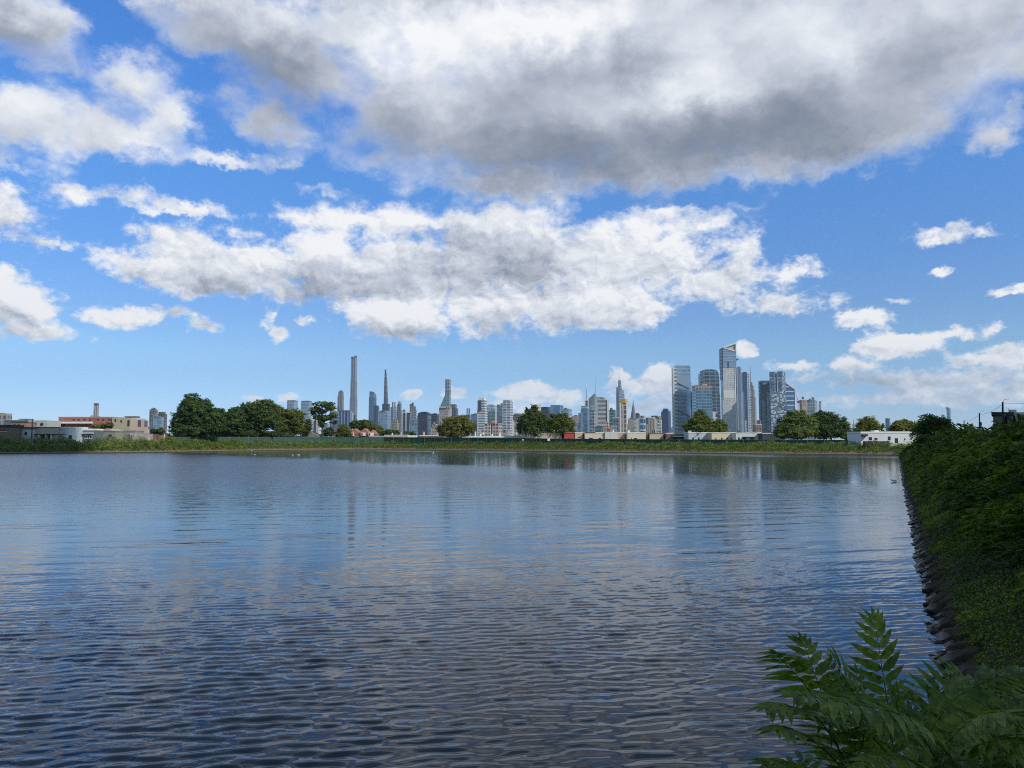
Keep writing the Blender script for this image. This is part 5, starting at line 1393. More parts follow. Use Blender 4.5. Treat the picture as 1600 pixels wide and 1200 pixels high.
sign(817, 687.4, 360, .7, .5, 'white_sign', 'small white board on a thin pole below the spiky dark tree', 'sign', base=702)
sign(118.5, 682.6, 320, 1.1, 1.1, 'white_disc_sign', 'round white disc sign at the corner of the bluish white garage', 'sign', 'disc', base=692)
def lamp(px, yt, Y, label):
    x = gx(px, Y)
    root = thing('street_lamp', label, 'street lamp', (x, Y, GZ))
    mb = MB(); mb.tube([(x, Y, GZ), (x, Y, zt(yt, Y))], .09, 6); mb.build('post', plain('galvanised post', (.20, .24, .23), .5, .1), root)
    mb = MB(); mb.box(x - .5, x + .3, Y - .3, Y + .3, zt(yt, Y), zt(yt, Y) + .35); mb.build('lamp_head', plain('tan lamp head', (.55, .45, .32), .6, .05), root)
lamp(866.4, 673.4, 412, 'thin lamp post with a tan head in front of the tan warehouse')
def car():
    Y = 200; x = gx(1542, Y); z = GZ
    root = thing('parked_car', 'dark parked car roof showing above the bushes beside the middle pole', 'car', (x, Y, z))
    m = plain('black car paint', (.015, .016, .02), .25, .05, spec=.6)
    mb = MB()
    s = [(-2.2, .35), (-2.2, .95), (-1.35, 1.02), (-.75, 1.5), (.95, 1.52), (1.6, 1.0), (2.25, .9), (2.25, .35)]
    z += .9
    f = [(x + a, Y - .9, z + b) for a, b in s]; g = [(x + a, Y + .9, z + b) for a, b in s]
    mb.face(list(reversed(f))); mb.face(g)
    for i in range(len(s)): mb.face([f[i], f[(i + 1) % len(s)], g[(i + 1) % len(s)], g[i]])
    mb.build('body', m, root)
    addbox(root, 'window', plain('bright windscreen', (.35, .38, .42), .08, .02, spec=.8), x - .6, x + .85, Y - .93, Y - .905, z + 1.05, z + 1.42)
    for dx in (-1.4, 1.45):
        mb = MB(); mb.tube([(x + dx, Y - .95, z + .33), (x + dx, Y - .72, z + .33)], .34, 12); mb.build('wheel', darkm, root)
    mb = MB(); mb.box(x - 6, x + 6, Y - 2, Y + 2.5, GZ - .2, GZ + .9); o = mb.build('pavement', plain('asphalt', (.05, .05, .05), .9, .1)); o['kind'] = 'structure'
car()

# gulls
def gull(px, py, label, flying=False, yaw=0.0):
    Y = CAM_Z * FOC / (py - 690.0) if not flying else 330
    x = gx(px, Y); z = 0.02 if not flying else zt(py, Y)
    root = thing('gull', label, 'gull', (x, Y, z), 'gulls on the water')
    bm = bmesh.new()
    prof_ = [(-.30, .02, .03), (-.20, .06, .07), (-.05, .10, .11), (.10, .11, .11), (.20, .07, .13), (.27, .06, .20), (.34, .055, .21), (.38, .03, .20), (.44, .012, .19)]
    rings = []
    for (a, r, h) in prof_:
        rings.append([bm.verts.new((a * math.cos(yaw) - r * 1.1 * math.cos(t) * math.sin(yaw), a * math.sin(yaw) + r * 1.1 * math.cos(t) * math.cos(yaw), h + r * math.sin(t))) for t in (2 * math.pi * k / 8 for k in range(8))])
    for i in range(len(rings) - 1):
        for k in range(8): bm.faces.new([rings[i][k], rings[i][(k + 1) % 8], rings[i + 1][(k + 1) % 8], rings[i + 1][k]])
    bm.faces.new(rings[0]); bm.faces.new(list(reversed(rings[-1])))
    me = bpy.data.meshes.new('body'); bm.to_mesh(me); bm.free(); me.materials.append(plain('white feathers', (.80, .80, .78), .8, .04, 5))
    link('body', me, root)
    for s in (-1, 1):
        mb = MB()
        if flying: P = [(x - .12, Y + s * .08, z + .14), (x + .14, Y + s * .08, z + .14), (x + .2, Y + s * .35, z + .42), (x + .02, Y + s * .75, z + .34), (x - .1, Y + s * .38, z + .40)]
        else: P = [(x - .34, Y + s * .03, z + .12), (x + .12, Y + s * .10, z + .18), (x + .08, Y + s * .13, z + .07), (x - .2, Y + s * .10, z + .06)]
        if flying: P = [(x + (q[1] - Y) * 1.0, Y + (q[0] - x), q[2]) for q in P]
        mb.face(P); mb.face([(a, b, c - .015) for a, b, c in reversed(P)])
        mb.build('wing', plain('grey feathers', (.42, .44, .46), .8, .05, 5), root)
gull(398.4, 710.8, 'white gull floating just below the flying gull')
gull(458, 711.4, 'white gull floating near the reflection of the umbrella-shaped tree', yaw=2.6)
gull(467, 711.0, 'second white gull from the left cluster, floating beside a companion', yaw=.4)
gull(677, 707.8, 'dark-looking small gull floating alone in the middle of the far water', yaw=1.0)
gull(1395, 752, 'lone gull floating close to the stone edge of the right bank', yaw=3.0)
gull(394, 704.6, 'gull flying low with raised wings over the far water', flying=True)
# ------------------------------------------------------------------ trees
BARK = plain('grey brown bark', (.085, .07, .055), .9, .25, 2.0)
LEAFM = {
 'dark': foliage('dark leaves', [(0.022, 0.052, 0.017), (0.060, 0.120, 0.030), (0.150, 0.226, 0.054)], .5, trans=.45),
 'green': foliage('green leaves', [(0.030, 0.064, 0.016), (0.083, 0.138, 0.030), (0.187, 0.240, 0.053)], .5, trans=.45),
 'olive': foliage('olive leaves', [(0.068, 0.085, 0.018), (0.185, 0.200, 0.034), (0.36, 0.34, 0.060)], .6, trans=.45),
 'light': foliage('light green leaves', [(0.053, 0.090, 0.023), (0.157, 0.217, 0.053), (0.330, 0.374, 0.113)], .5, trans=.45),
 'mid': foliage('mid green leaves', [(0.044, 0.067, 0.013), (0.134, 0.173, 0.026), (0.284, 0.293, 0.048)], .5, trans=.45),
 'spruce': foliage('spruce needles', [(0.008, 0.018, 0.013), (0.018, 0.032, 0.022), (0.032, 0.054, 0.030)], .5, trans=.45),
 'brown': foliage('dry reddish leaves', [(0.044, 0.032, 0.018), (0.106, 0.067, 0.030), (0.180, 0.120, 0.044)], .5, trans=.45),
}
def tree(name, label, px, Y, lobes, mat_, leaf=.55, dens=1.0, trunk=None, base=None, group=None, ground=None, n_leaf=26, cat='tree'):
    """lobes: (px, py, rx_px, ry_px) ellipses of the crown seen from the path"""
    k = Y / FOC
    x0 = gx(px, Y); z0 = GZ if ground is None else ground
    root = thing(name, label, cat, (x0, Y, z0), group)
    C, N = [], []
    vol = sum(a[2] * a[3] for a in lobes) * k * k
    rr = np.random.default_rng(int(px * 7 + Y))
    for (lx, ly, rx, ry) in lobes:
        c = np.array([gx(lx, Y), Y + rr.uniform(-.25, .25) * rx * k, zt(ly, Y)])
        R3 = np.array([rx * k, max(rx, ry) * k * .9, ry * k])
        nc = int(dens * 26 * (rx * ry * k * k) ** .78) + 14
        u = unit(rr.normal(size=(nc, 3)))
        rad = rr.uniform(.50, 1.0, nc) ** .6
        # knobbly outline
        kn = np.array([mnoise.noise(Vector((d[0] * 3 + lx, d[1] * 3, d[2] * 3 + ly))) for d in u])
        cc = c + u * R3 * (rad * (1 + .55 * kn))[:, None]
        cs = np.minimum(R3.min() * .45, 1.0) * rr.uniform(.5, 1.2, nc)
        nl = n_leaf
        off = rr.normal(size=(nc, nl, 3)) * .45
        p = cc[:, None, :] + off * cs[:, None, None] * np.array([1.15, 1.15, .62])
        nn = unit(u[:, None, :] * .8 + off * .6 + rr.normal(size=(nc, nl, 3)) * .55 + np.array([0, 0, .35]))
        C.append(p.reshape(-1, 3)); N.append(nn.reshape(-1, 3))
    C = np.concatenate(C); N = np.concatenate(N)
    ok = C[:, 2] > z0 + .3
    V, F = leaf_quads(C[ok], N[ok], leaf, .7)
    np_mesh('crown', V, F, LEAFM[mat_], root)
    # trunk with limbs
    mb = MB()
    tx, tr = trunk or (px, .028)
    ztop = zt(min(l[1] for l in lobes), Y); H = ztop - z0
    r = max(.14, H * tr)
    fork = z0 + H * (base or .35)
    tx_ = gx(tx, Y)
    mb.tube([(tx_, Y, z0 - .2), (tx_ + .02 * H, Y, z0 + (fork - z0) * .5), (tx_, Y, fork), (tx_ - .01 * H, Y, z0 + H * .8)], [r * 1.25, r, r * .85, r * .25], 8)
    for (lx, ly, rx, ry) in lobes:
        e = (gx(lx, Y), Y + rr.uniform(-1, 1), zt(ly, Y))
        m = (tx_ + (e[0] - tx_) * .45, Y + .3, fork + (e[2] - fork) * .62)
        mb.tube([(tx_, Y, fork - .3), m, e], [r * .55, r * .38, r * .12], 6)
        for q in range(3):
            e2 = (e[0] + rr.uniform(-.7, .7) * rx * k, Y + rr.uniform(-.5, .5) * rx * k, e[2] + rr.uniform(-.2, .7) * ry * k)
            mb.tube([m, ((m[0] + e2[0]) / 2, Y, (m[2] + e2[2]) / 2 + .3), e2], [r * .28, r * .2, r * .07], 5)
    mb.build('trunk', BARK, root)
    return root
tree('broadleaf_tree', 'big dark green tree with a pointed top, leftmost of the dark clump', 303, 362, [(297, 632, 15, 16), (302, 648, 26, 22), (318, 638, 14, 14), (286, 660, 17, 18), (318, 660, 24, 20), (335, 664, 14, 16), (300, 672, 30, 10), (286, 638, 8, 9)], 'dark', leaf=.6)
tree('broadleaf_tree', 'smaller dark tree filling the gap right of the pointed-top tree', 355, 384, [(345, 652, 12, 12), (360, 656, 16, 13), (366, 645, 10, 8), (356, 668, 20, 11), (338, 645, 9, 8), (370, 658, 12, 12)], 'dark', leaf=.6)
tree('broadleaf_tree', 'wide round-topped dark green tree in the middle of the clump', 400, 404, [(398, 640, 24, 13), (414, 634, 14, 9), (384, 648, 18, 15), (410, 652, 22, 16), (396, 664, 26, 13), (423, 645, 11, 12), (378, 668, 12, 9), (372, 652, 12, 12), (430, 660, 9, 12)], 'green', leaf=.6)
tree('broadleaf_tree', 'lighter green tree with hanging branches at the right end of the dark clump', 455, 422, [(452, 648, 20, 9), (438, 652, 12, 14), (463, 656, 12, 14), (445, 666, 14, 12), (466, 670, 10, 9), (432, 640, 8, 7), (440, 674, 9, 7), (455, 676, 8, 5)], 'mid', leaf=.55, dens=.85)
tree('broadleaf_tree', 'small dark bush-like tree between the clump and the umbrella-shaped tree', 481, 430, [(481, 664, 5, 9), (478, 671, 7, 6)], 'green', leaf=.5)
tree('shrub_tree', 'long dark belt of shrubs filling the space under the dark clump of trees', 350, 400, [(280, 678, 10, 6), (296, 677, 14, 7), (315, 677, 14, 7), (333, 677, 14, 7), (352, 677, 14, 7), (371, 677, 14, 6), (390, 678, 14, 6)], 'dark', leaf=.55, dens=1.3)
tree('shrub_tree', 'short dark belt of shrubs under the lighter green tree with hanging branches', 428, 418, [(407, 678, 12, 5), (420, 679, 12, 5), (434, 679, 12, 5), (448, 680, 11, 4)], 'dark', leaf=.55, dens=1.3)
tree('umbrella_tree', 'umbrella-shaped tree with a bare forked trunk and sky showing through its crown', 502, 434, [(504, 632, 17, 4.5), (492, 640, 9, 4.5), (514, 637, 9, 5), (500, 643, 8, 4), (520, 650, 7, 4.5), (495, 652, 7, 4), (508, 653, 9, 5), (523, 660, 4, 3), (502, 662, 5, 7), (488, 645, 4, 4)], 'green', leaf=.5, dens=.75, trunk=(502.5, .022), base=.52)
tree('shrub_tree', 'low bushy tree right of the umbrella-shaped tree', 514, 436, [(514, 675, 7, 7), (506, 676, 5, 5)], 'dark', leaf=.5)
tree('shrub_tree', 'round green tree in front of the small brick house', 537, 436, [(536, 672, 9, 9), (542, 677, 7, 6), (530, 678, 6, 6)], 'mid', leaf=.5)
tree('broadleaf_tree', 'dark flat tree rising behind the tiled gables', 560, 480, [(560, 662, 10, 5), (570, 662, 8, 6), (553, 664, 6, 6), (562, 668, 14, 5)], 'dark', leaf=.6)
tree('broadleaf_tree', 'green tree sloping down behind the right end of the tiled gables', 588, 476, [(582, 668, 9, 6), (590, 673, 8, 7), (576, 665, 6, 4), (595, 677, 6, 5)], 'mid', leaf=.6)
tree('shrub_tree', 'dark low tree behind the pinkish wall', 610, 470, [(608, 677, 10, 5.5), (616, 677, 8, 5), (602, 679, 5, 4)], 'dark', leaf=.6)
tree('shrub_tree', 'small dark tree in front of the two vertical glass strips', 640, 470, [(637, 678, 6, 4.5), (644, 679, 5, 4)], 'dark', leaf=.6)
tree('olive_tree', 'broad yellow-olive tree with two rounded tops, alone left of centre', 712, 425, [(702, 660, 11, 8), (720, 658, 13, 9), (712, 667, 22, 12), (732, 668, 11, 9), (694, 672, 11, 9), (712, 678, 20, 7)], 'olive', leaf=.55)
tree('conifer_like_tree', 'tall dark green tree with uneven spiky tops near the centre', 833, 432, [(834, 652, 14, 14), (822, 660, 12, 14), (844, 660, 13, 15), (832, 672, 22, 11), (835, 637, 5, 5), (823, 642, 2.6, 5), (829, 644, 3, 4), (815, 668, 7, 10), (851, 668, 8, 12)], 'green', leaf=.55)
tree('broadleaf_tree', 'round olive green tree touching the spiky dark one', 878, 430, [(878, 658, 13, 12), (868, 662, 11, 13), (888, 665, 11, 11), (878, 672, 20, 9), (863, 670, 8, 9), (864, 650, 4, 4)], 'mid', leaf=.55)
tree('broadleaf_tree', 'taller olive green tree with a peaked top in front of the spiralling tower', 1092, 414, [(1095, 650, 9, 9), (1088, 660, 13, 10), (1101, 660, 11, 11), (1077, 667, 9, 8), (1092, 669, 18, 8)], 'mid', leaf=.55)
tree('broadleaf_tree', 'lower rounded olive green tree left of the white triangular-crowned tower', 1123, 412, [(1123, 664, 11, 8), (1114, 668, 9, 7), (1131, 667, 6, 7), (1122, 671, 13, 5)], 'mid', leaf=.55)
tree('broadleaf_tree', 'large rounded light green tree at the foot of the speckled tower', 1245, 320, [(1247, 656, 20, 15), (1232, 665, 17, 14), (1260, 664, 17, 16), (1245, 675, 30, 11), (1222, 676, 10, 9), (1240, 646, 8, 6)], 'light', leaf=.5, dens=1.1)
tree('broadleaf_tree', 'large very dark green tree overlapping the light green one', 1298, 322, [(1290, 656, 18, 14), (1305, 664, 20, 15), (1290, 672, 26, 13), (1317, 674, 12, 10), (1275, 664, 10, 15), (1282, 648, 8, 6)], 'dark', leaf=.5, dens=1.2)
tree('shrub_tree', 'low green thicket filling the gap before the white house', 1335, 300, [(1330, 680, 12, 6), (1341, 677, 8, 8), (1322, 682, 8, 5)], 'green', leaf=.45)
tree('olive_tree', 'round yellow-olive tree above the left end of the white house', 1357, 330, [(1357, 660, 13, 9), (1349, 666, 10, 8), (1366, 666, 10, 8), (1357, 671, 18, 6)], 'olive', leaf=.5)
tree('shrub_tree', 'tiny green tree peeping over the white house roof beside the dark blue slab', 1379, 340, [(1379, 668, 3.6, 5)], 'mid', leaf=.5)
tree('olive_tree', 'wide olive-brown tree above the right part of the white house', 1412, 320, [(1412, 663, 14, 8), (1402, 668, 11, 7), (1424, 667, 11, 8), (1412, 671, 20, 5)], 'olive', leaf=.5)
tree('shrub_tree', 'olive bush on the roof terrace of the long red building', 158, 370, [(150, 667, 8, 4), (163, 667, 9, 4.5), (170, 665, 6, 4)], 'mid', leaf=.5)
tree('shrub_tree', 'dark bush behind the small brown shed', 246, 338, [(240, 674, 6, 4), (250, 674, 6, 4.5)], 'dark', leaf=.45)
tree('shrub_tree', 'reddish brown bush in front of the farthest pole', 1507, 215, [(1504, 682, 10, 5), (1514, 680, 8, 5), (1519, 676, 4, 4)], 'brown', leaf=.35)
def bare_tree():
    Y = 334; px = 206; x = gx(px, Y); root = thing('bare_tree', 'nearly leafless tree in front of the mottled concrete wall', 'tree', (x, Y, GZ))
    mb = MB(); g = np.random.default_rng(3)
    def br(p, d, L, r, lv):
        q = p + d * L
        mb.tube([tuple(p), tuple((p + q) / 2 + g.normal(size=3) * L * .06), tuple(q)], [r, r * .8, r * .6], 5 if lv < 2 else 4)
        if lv < 4:
            for _ in range(3):
                nd = d + g.normal(size=3) * .55; nd[2] = abs(nd[2]) * .8 + .1; br(q, nd / np.linalg.norm(nd), L * .68, r * .55, lv + 1)
    br(np.array([x, Y, GZ]), np.array([0, 0, 1.0]), 1.9, .16, 0)
    mb.build('trunk', BARK, root)
bare_tree()
def feathery(px, Y, lobes, label, ground=None, seed=1, n=900, L=1.0, name='tree_of_heaven', matn='green'):
    """tree whose crown is made of long compound leaves"""
    k = Y / FOC; g = np.random.default_rng(seed)
    x0 = gx(px, Y); z0 = GZ if ground is None else ground
    root = thing(name, label, 'tree', (x0, Y, z0), 'feathery trees of heaven')
    Bs, Ds = [], []
    tot = sum(l[2] * l[3] for l in lobes)
    for (lx, ly, rx, ry) in lobes:
        c = np.array([gx(lx, Y), Y, zt(ly, Y)]); m = int(n * rx * ry / tot)
        u = unit(g.normal(size=(m, 3))); u[:, 2] = np.abs(u[:, 2]) * g.choice([1, 1, -.6], m)
        Bs.append(c + u * np.array([rx * k, rx * k, ry * k]) * g.uniform(.3, .95, (m, 1))); Ds.append(unit(u + np.array([0, 0, .35]) + g.normal(size=(m, 3)) * .3))
    Bs = np.concatenate(Bs); Ds = np.concatenate(Ds)
    V, F = frond_quads(Bs, Ds, g.uniform(.7, 1.25, len(Bs)) * L, pairs=7, leaf=.36, wid=.34, droop=.5)
    np_mesh('crown', V, F, LEAFM[matn], root)
    mb = MB(); H = zt(min(l[1] for l in lobes), Y) - z0
    for (lx, ly, rx, ry) in lobes:
        e = (gx(lx, Y), Y, zt(ly, Y)); mb.tube([(x0, Y, z0), ((x0 * 1.6 + e[0] * .4) / 2, Y, z0 + (e[2] - z0) * .5), e], [.10, .07, .02], 6)
    mb.build('trunk', BARK, root)
feathery(1462, 205, [(1462, 662, 14, 8), (1447, 668, 9, 8), (1474, 666, 12, 8), (1458, 674, 18, 9), (1440, 678, 8, 9), (1484, 674, 10, 6), (1452, 655, 7, 4)], 'feathery pale green tree of heaven behind the right end of the white house', seed=4, n=1500, L=1.7)
feathery(1442, 140, [(1441, 692, 5, 7), (1444, 686, 4, 4), (1437, 698, 4, 5)], 'dark young tree of heaven standing up before the white house', seed=5, n=200, L=1.1, matn='dark')
def spruce(px, ytop, ybase, w, Y, label):
    k = Y / FOC; x = gx(px, Y); zt_, zb = zt(ytop, Y), zt(ybase, Y); g = np.random.default_rng(int(px))
    root = thing('spruce_tree', label, 'tree', (x, Y, GZ), 'dark spruces by the shingled house')
    n = 5200; t = g.uniform(0, 1, n) ** .7; H = zt_ - zb
    ring = np.floor(t * 11) / 11 + (t * 11 % 1) ** 1.6 / 11
    r = (w * k) * (t * .25 + ring * .75) * (.86 + .14 * g.uniform(0, 1, n)) * g.uniform(.35, 1.08, n) ** .5
    a = g.uniform(0, 2 * math.pi, n)
    r *= 1 + .22 * np.sin(a * 5 + ring * 40)
    C = np.column_stack([x + r * np.cos(a), Y + r * np.sin(a), zt_ - t * H - r * .22])
    N = unit(np.column_stack([np.cos(a) * .4, np.sin(a) * .4, np.ones(n)]) + g.normal(size=(n, 3)) * .5)
    V, F = leaf_quads(C, N, .34, .35); np_mesh('crown', V, F, LEAFM['spruce'], root)
    mb = MB(); mb.tube([(x, Y, GZ), (x, Y, zt_ - .2)], [.16, .03], 6); mb.build('trunk', BARK, root)
spruce(1573, 650, 690, 11, 150, 'dark spruce standing against the house wall right of the tallest pole')
spruce(1586.5, 649.6, 690, 10, 146, 'dark spruce right of the other one, near the right edge')

# ------------------------------------------------------------------ unseen cloud bodies added behind the viewer, shaped to shade the banks
def shading_cloud():
    H = 650.0
    off = np.array([sun_dir.x, sun_dir.y]) / sun_dir.z * (H - 3)
    bm = bmesh.new()
    for (cx, cy, rx, ry) in ((20, 30, 150, 110), (75, 150, 105, 110), (128, 200, 55, 45), (200, 105, 130, 140), (-275, 285, 112, 60), (-380, 250, 120, 120), (-150, 60, 150, 90)):
        m = Matrix.Translation((cx + off[0], cy + off[1], H)) @ Matrix.Diagonal((rx, ry, 34, 1))
        bmesh.ops.create_icosphere(bm, subdivisions=4, radius=1.0, matrix=m)
    for v in bm.verts:
        n = mnoise.fractal(v.co * .018, .7, 2.2, 4)
        c = Vector((n, mnoise.fractal(v.co * .018 + Vector((9, 4, 2)), .7, 2.2, 4), mnoise.fractal(v.co * .018 + Vector((3, 8, 5)), .7, 2.2, 4)))
        v.co += c * 13
    me = bpy.data.meshes.new('cloud'); bm.to_mesh(me); bm.free()
    me.polygons.foreach_set('use_smooth', [True] * len(me.polygons))
    me.materials.append(plain('cloud white', (.85, .86, .88), 1.0, .02, .01))
    o = link('cloud', me); props(o, 'unseen grey-white cloud body added behind the viewer to shade the banks', 'cloud', kind='stuff')
shading_cloud()
# ------------------------------------------------------------------ tree-of-heaven suckers in the foreground
FRM = foliage('near leaflets', [(.035, .065, .010), (.095, .155, .018), (.22, .27, .04)], 3.0, trans=.4)
STEMM = plain('green brown stem', (.07, .085, .035), .6, .15, 8)
def hero_frond(root, pts, pairs, lmax, side_up=None, fold=.3, seed=0, name='frond', spread=1.0):
    """pts: 3D points of the rachis from base to tip; two rows of lance-shaped leaflets, tip leaflet last"""
    g = np.random.default_rng(seed)
    P = [Vector(p) for p in pts]
    def cr(t):
        t = t * (len(P) - 1); i = min(int(t), len(P) - 2); f = t - i
        a, b, c, d = P[max(i - 1, 0)], P[i], P[i + 1], P[min(i + 2, len(P) - 1)]
        return .5 * ((2 * b) + (c - a) * f + (2 * a - 5 * b + 4 * c - d) * f * f + (3 * b - a - 3 * c + d) * f ** 3)
    mb = MB()
    mb.tube([cr(t) for t in np.linspace(0, 1, 14)], [.0042 * (1 - .75 * t) for t in np.linspace(0, 1, 14)], 5)
    up0 = Vector(side_up or (0, -.5, .85))
    def leaflet(o, d, n, L, W):
        d = d.normalized(); n = (n - d * n.dot(d)).normalized(); w = d.cross(n)
        K = 7; mid, lf, rt = [], [], []
        for i in range(K + 1):
            t = i / K
            c = o + d * (L * t) - n * (L * .16 * t * t)
            hw = W * (math.sin(math.pi * min(1, t ** .62)) ** .9) * (1 - .15 * t) if i < K else 0
            hw *= 1 + (.10 if i % 2 else -.06)
            mid.append(c); lf.append(c + w * hw + n * hw * fold); rt.append(c - w * hw + n * hw * fold)
        for i in range(K):
            if i == 0: mb.face([mid[0], rt[1], mid[1]]); mb.face([mid[0], mid[1], lf[1]])
            elif i == K - 1: mb.face([mid[i], rt[i], mid[K]]); mb.face([mid[i], mid[K], lf[i]])
            else: mb.face([mid[i], rt[i], rt[i + 1], mid[i + 1]]); mb.face([mid[i], mid[i + 1], lf[i + 1], lf[i]])
    for i in range(pairs):
        t = .10 + .88 * (i / (pairs - 1)) ** .95
        o = cr(t); d = (cr(min(1, t + .02)) - cr(max(0, t - .02))).normalized()
        lat = d.cross(up0)
        if lat.length < .05: lat = Vector((1, 0, 0))
        lat.normalize(); n = lat.cross(d).normalized()
        L = lmax * 1.22 * (.62 + .38 * math.sin(math.pi * min(1, .25 + t * .62))) * g.uniform(.9, 1.08)
        if t > .8: L *= 1 - (t - .8) * 1.6
        for s in (-1, 1):
            j = Vector(g.normal(size=3) * .07)
            ld = lat * s * spread * (1 - .25 * t) + d * (.28 + .75 * t ** 2) - n * .10 + j
            leaflet(o + d * g.uniform(-.006, .006), ld, n + j, L, L * .150)
    leaflet(cr(1), (cr(1) - cr(.96)), n, lmax * .55, lmax * .085)
    mb.build(name, [FRM], root, smooth=False)
def P3(px, py, d):
    r = ray(px, py); return r * (d / r.y) + Vector((0, 0, CAM_Z))
def sapling(label, base, fronds, stems, seed):
    root = thing('tree_of_heaven_sapling', label, 'sapling', base, 'tree-of-heaven saplings at the near corner')
    mb = MB()
    for s in stems: mb.tube([Vector(p) for p in s], [.016 - .011 * i / (len(s) - 1) for i in range(len(s))], 7)
    mb.build('stem', STEMM, root)
    for i, f in enumerate(fronds): hero_frond(root, f[0], f[1], f[2], side_up=f[3] if len(f) > 3 else None, seed=seed + i)
def gz(x, y): return 3.0 if y < 0 else float(np.interp(y, [0, .8, 6.0], [3.0, 2.9, .1]))
U = (0, -.85, .45)      # leaves that face the viewer
E = (0, -.15, 1.0)      # leaves seen edge-on
# middle plant: tall upright frond and companions
c1 = P3(1400, 1215, 3.9)
b1 = (c1.x, c1.y + .1, gz(c1.x, c1.y + .1))
sapling('tallest feathery sapling with one upright frond rising over the water', b1, [
    ([P3(1398, 1190, 3.9), P3(1388, 1110, 3.9), P3(1376, 1030, 3.92), P3(1366, 968, 3.95)], 12, .128, U),
    ([P3(1395, 1175, 3.9), P3(1350, 1110, 3.8), P3(1320, 1060, 3.7), P3(1300, 1030, 3.6)], 9, .11, (.2, -.8, .5)),
    ([P3(1398, 1165, 3.9), P3(1420, 1110, 4.1), P3(1432, 1075, 4.3), P3(1440, 1058, 4.5)], 9, .12, (-.2, -.7, .6)),
    ([P3(1390, 1180, 3.9), P3(1352, 1140, 3.5), P3(1330, 1120, 3.3), P3(1300, 1125, 3.1)], 10, .11, E),
    ([P3(1400, 1175, 3.9), P3(1405, 1130, 3.6), P3(1400, 1095, 3.4), P3(1392, 1080, 3.2)], 9, .11, U),
    ([P3(1398, 1190, 3.9), P3(1370, 1150, 4.1), P3(1345, 1095, 4.3), P3(1338, 1050, 4.4)], 9, .11, U),
], [[b1, P3(1402, 1300, 3.9), P3(1400, 1185, 3.9)]], 10)
# left plant
c2 = P3(1322, 1235, 3.5)
b2 = (c2.x, c2.y + .1, gz(c2.x, c2.y + .1))
sapling('sapling leaning left with drooping fronds over the water', b2, [
    ([P3(1318, 1205, 3.5), P3(1296, 1120, 3.6), P3(1272, 1050, 3.7), P3(1254, 1002, 3.8)], 11, .115, U),
    ([P3(1318, 1190, 3.5), P3(1285, 1110, 3.4), P3(1245, 1055, 3.3), P3(1212, 1022, 3.2)], 12, .13, (-.5, -.25, .8)),
    ([P3(1322, 1190, 3.5), P3(1284, 1130, 3.3), P3(1240, 1104, 3.1), P3(1200, 1106, 3.0)], 13, .125, (-.1, -.15, 1)),
    ([P3(1316, 1200, 3.5), P3(1280, 1165, 3.2), P3(1240, 1140, 3.0), P3(1215, 1140, 2.9)], 11, .11, E),
    ([P3(1320, 1205, 3.5), P3(1330, 1140, 3.6), P3(1322, 1090, 3.7), P3(1312, 1060, 3.8)], 10, .11, U),
    ([P3(1322, 1210, 3.5), P3(1345, 1170, 3.3), P3(1350, 1140, 3.2), P3(1345, 1115, 3.1)], 9, .10, U),
    ([P3(1312, 1225, 3.5), P3(1270, 1205, 3.1), P3(1235, 1192, 2.9), P3(1200, 1196, 2.8)], 12, .11, (-.3, -.4, .8)),
], [[b2, P3(1320, 1290, 3.5), P3(1318, 1200, 3.5)]], 40)
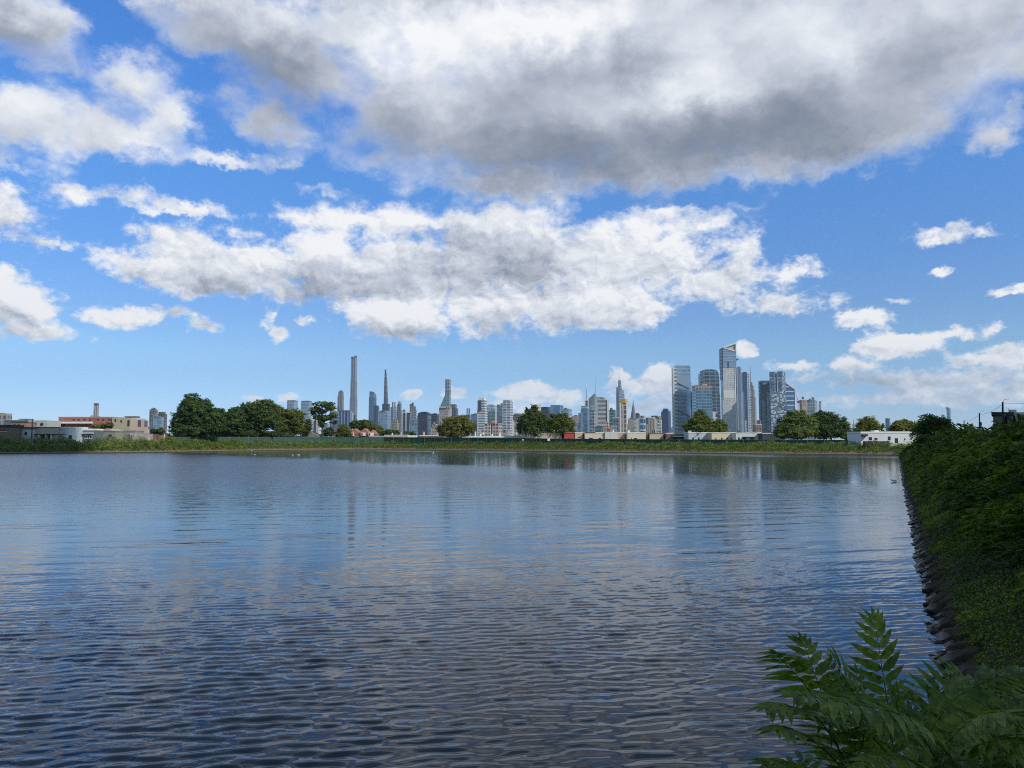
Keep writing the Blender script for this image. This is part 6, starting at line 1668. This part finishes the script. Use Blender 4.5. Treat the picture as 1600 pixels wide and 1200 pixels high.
# right plant: long arching fronds
c3 = P3(1468, 1240, 3.3)
b3 = (c3.x, c3.y + .1, gz(c3.x, c3.y + .1))
sapling('sapling with long arching fronds spreading to the right edge', b3, [
    ([P3(1484, 1182, 3.2), P3(1420, 1122, 3.0), P3(1330, 1100, 2.85), P3(1240, 1084, 2.7)], 17, .12, (.05, -.25, 1)),
    ([P3(1440, 1160, 3.4), P3(1485, 1098, 3.4), P3(1545, 1062, 3.4), P3(1598, 1052, 3.4)], 16, .125, (-.1, -.3, 1)),
    ([P3(1440, 1150, 3.4), P3(1462, 1090, 3.5), P3(1486, 1060, 3.6), P3(1494, 1046, 3.7)], 10, .12, U),
    ([P3(1470, 1170, 3.3), P3(1520, 1125, 3.2), P3(1570, 1115, 3.1), P3(1625, 1130, 3.0)], 14, .12, E),
    ([P3(1475, 1190, 3.3), P3(1540, 1160, 3.1), P3(1590, 1160, 3.0), P3(1640, 1190, 2.9)], 13, .12, E),
    ([P3(1470, 1200, 3.3), P3(1440, 1150, 3.2), P3(1410, 1135, 3.1), P3(1370, 1140, 3.0)], 11, .11, E),
    ([P3(1474, 1205, 3.3), P3(1500, 1160, 3.5), P3(1520, 1120, 3.7), P3(1530, 1090, 3.9)], 11, .12, U),
    ([P3(1478, 1215, 3.3), P3(1430, 1190, 3.0), P3(1390, 1185, 2.9), P3(1350, 1200, 2.8)], 11, .11, E),
    ([P3(1485, 1215, 3.3), P3(1530, 1200, 3.1), P3(1570, 1198, 3.0), P3(1610, 1215, 2.9)], 11, .11, E),
], [[b3, P3(1466, 1320, 3.3), P3(1474, 1200, 3.3), P3(1442, 1150, 3.4)]], 70)
# plants filling the lower right corner
def filler(label, px, py, d, n, seed):
    g = np.random.default_rng(seed); c = P3(px, py, d); b = (c.x, c.y, gz(c.x, c.y))
    fr = []
    for i in range(n):
        a = 2 * math.pi * i / n + g.uniform(-.3, .3); L = g.uniform(.32, .5)
        h = Vector((math.cos(a), math.sin(a), 0)); s = c - Vector((0, 0, g.uniform(0, .35)))
        fr.append(([s, s + h * L * .4 + Vector((0, 0, L * .42)), s + h * L * .8 + Vector((0, 0, L * .5)), s + h * L * 1.15 + Vector((0, 0, L * .30))], 10, .105, tuple(Vector((0, -.45, .9)))))
    sapling(label, b, fr, [[b, (c.x + .03, c.y, (b[2] + c.z) / 2), tuple(c)]], seed * 10)
filler('low bushy sapling in the bottom right corner of the picture', 1560, 1190, 4.3, 11, 5)
filler('low sapling at the bottom edge between the leaning one and the arching one', 1400, 1235, 3.2, 9, 6)
filler('small sapling at the foot of the tallest one', 1372, 1180, 4.2, 9, 9)
filler('sapling half hidden behind the right ends of the arching fronds', 1600, 1110, 5.2, 11, 12)
filler('sapling growing between the stones and the arching fronds', 1462, 1130, 5.0, 9, 13)
filler('dark sapling behind the arching fronds on the stone bank', 1520, 1120, 6.0, 11, 8)

# ------------------------------------------------------------------ air
def haze():
    mb = MB(); mb.box(-6500, 6500, -400, 7000, -5.0, 640)
    m = bpy.data.materials.new('haze'); m.use_nodes = True; T = NT(m.node_tree)
    T.link(T.n('ShaderNodeVolumePrincipled', {'Color': (.72, .85, 1.0, 1), 'Density': HAZE, 'Anisotropy': .3}).outputs[0], T.n('ShaderNodeOutputMaterial').inputs['Volume'])
    o = mb.build('haze', m); props(o, 'thin pale blue haze over the whole scene', 'haze', kind='stuff')
HAZE = .00005
haze()
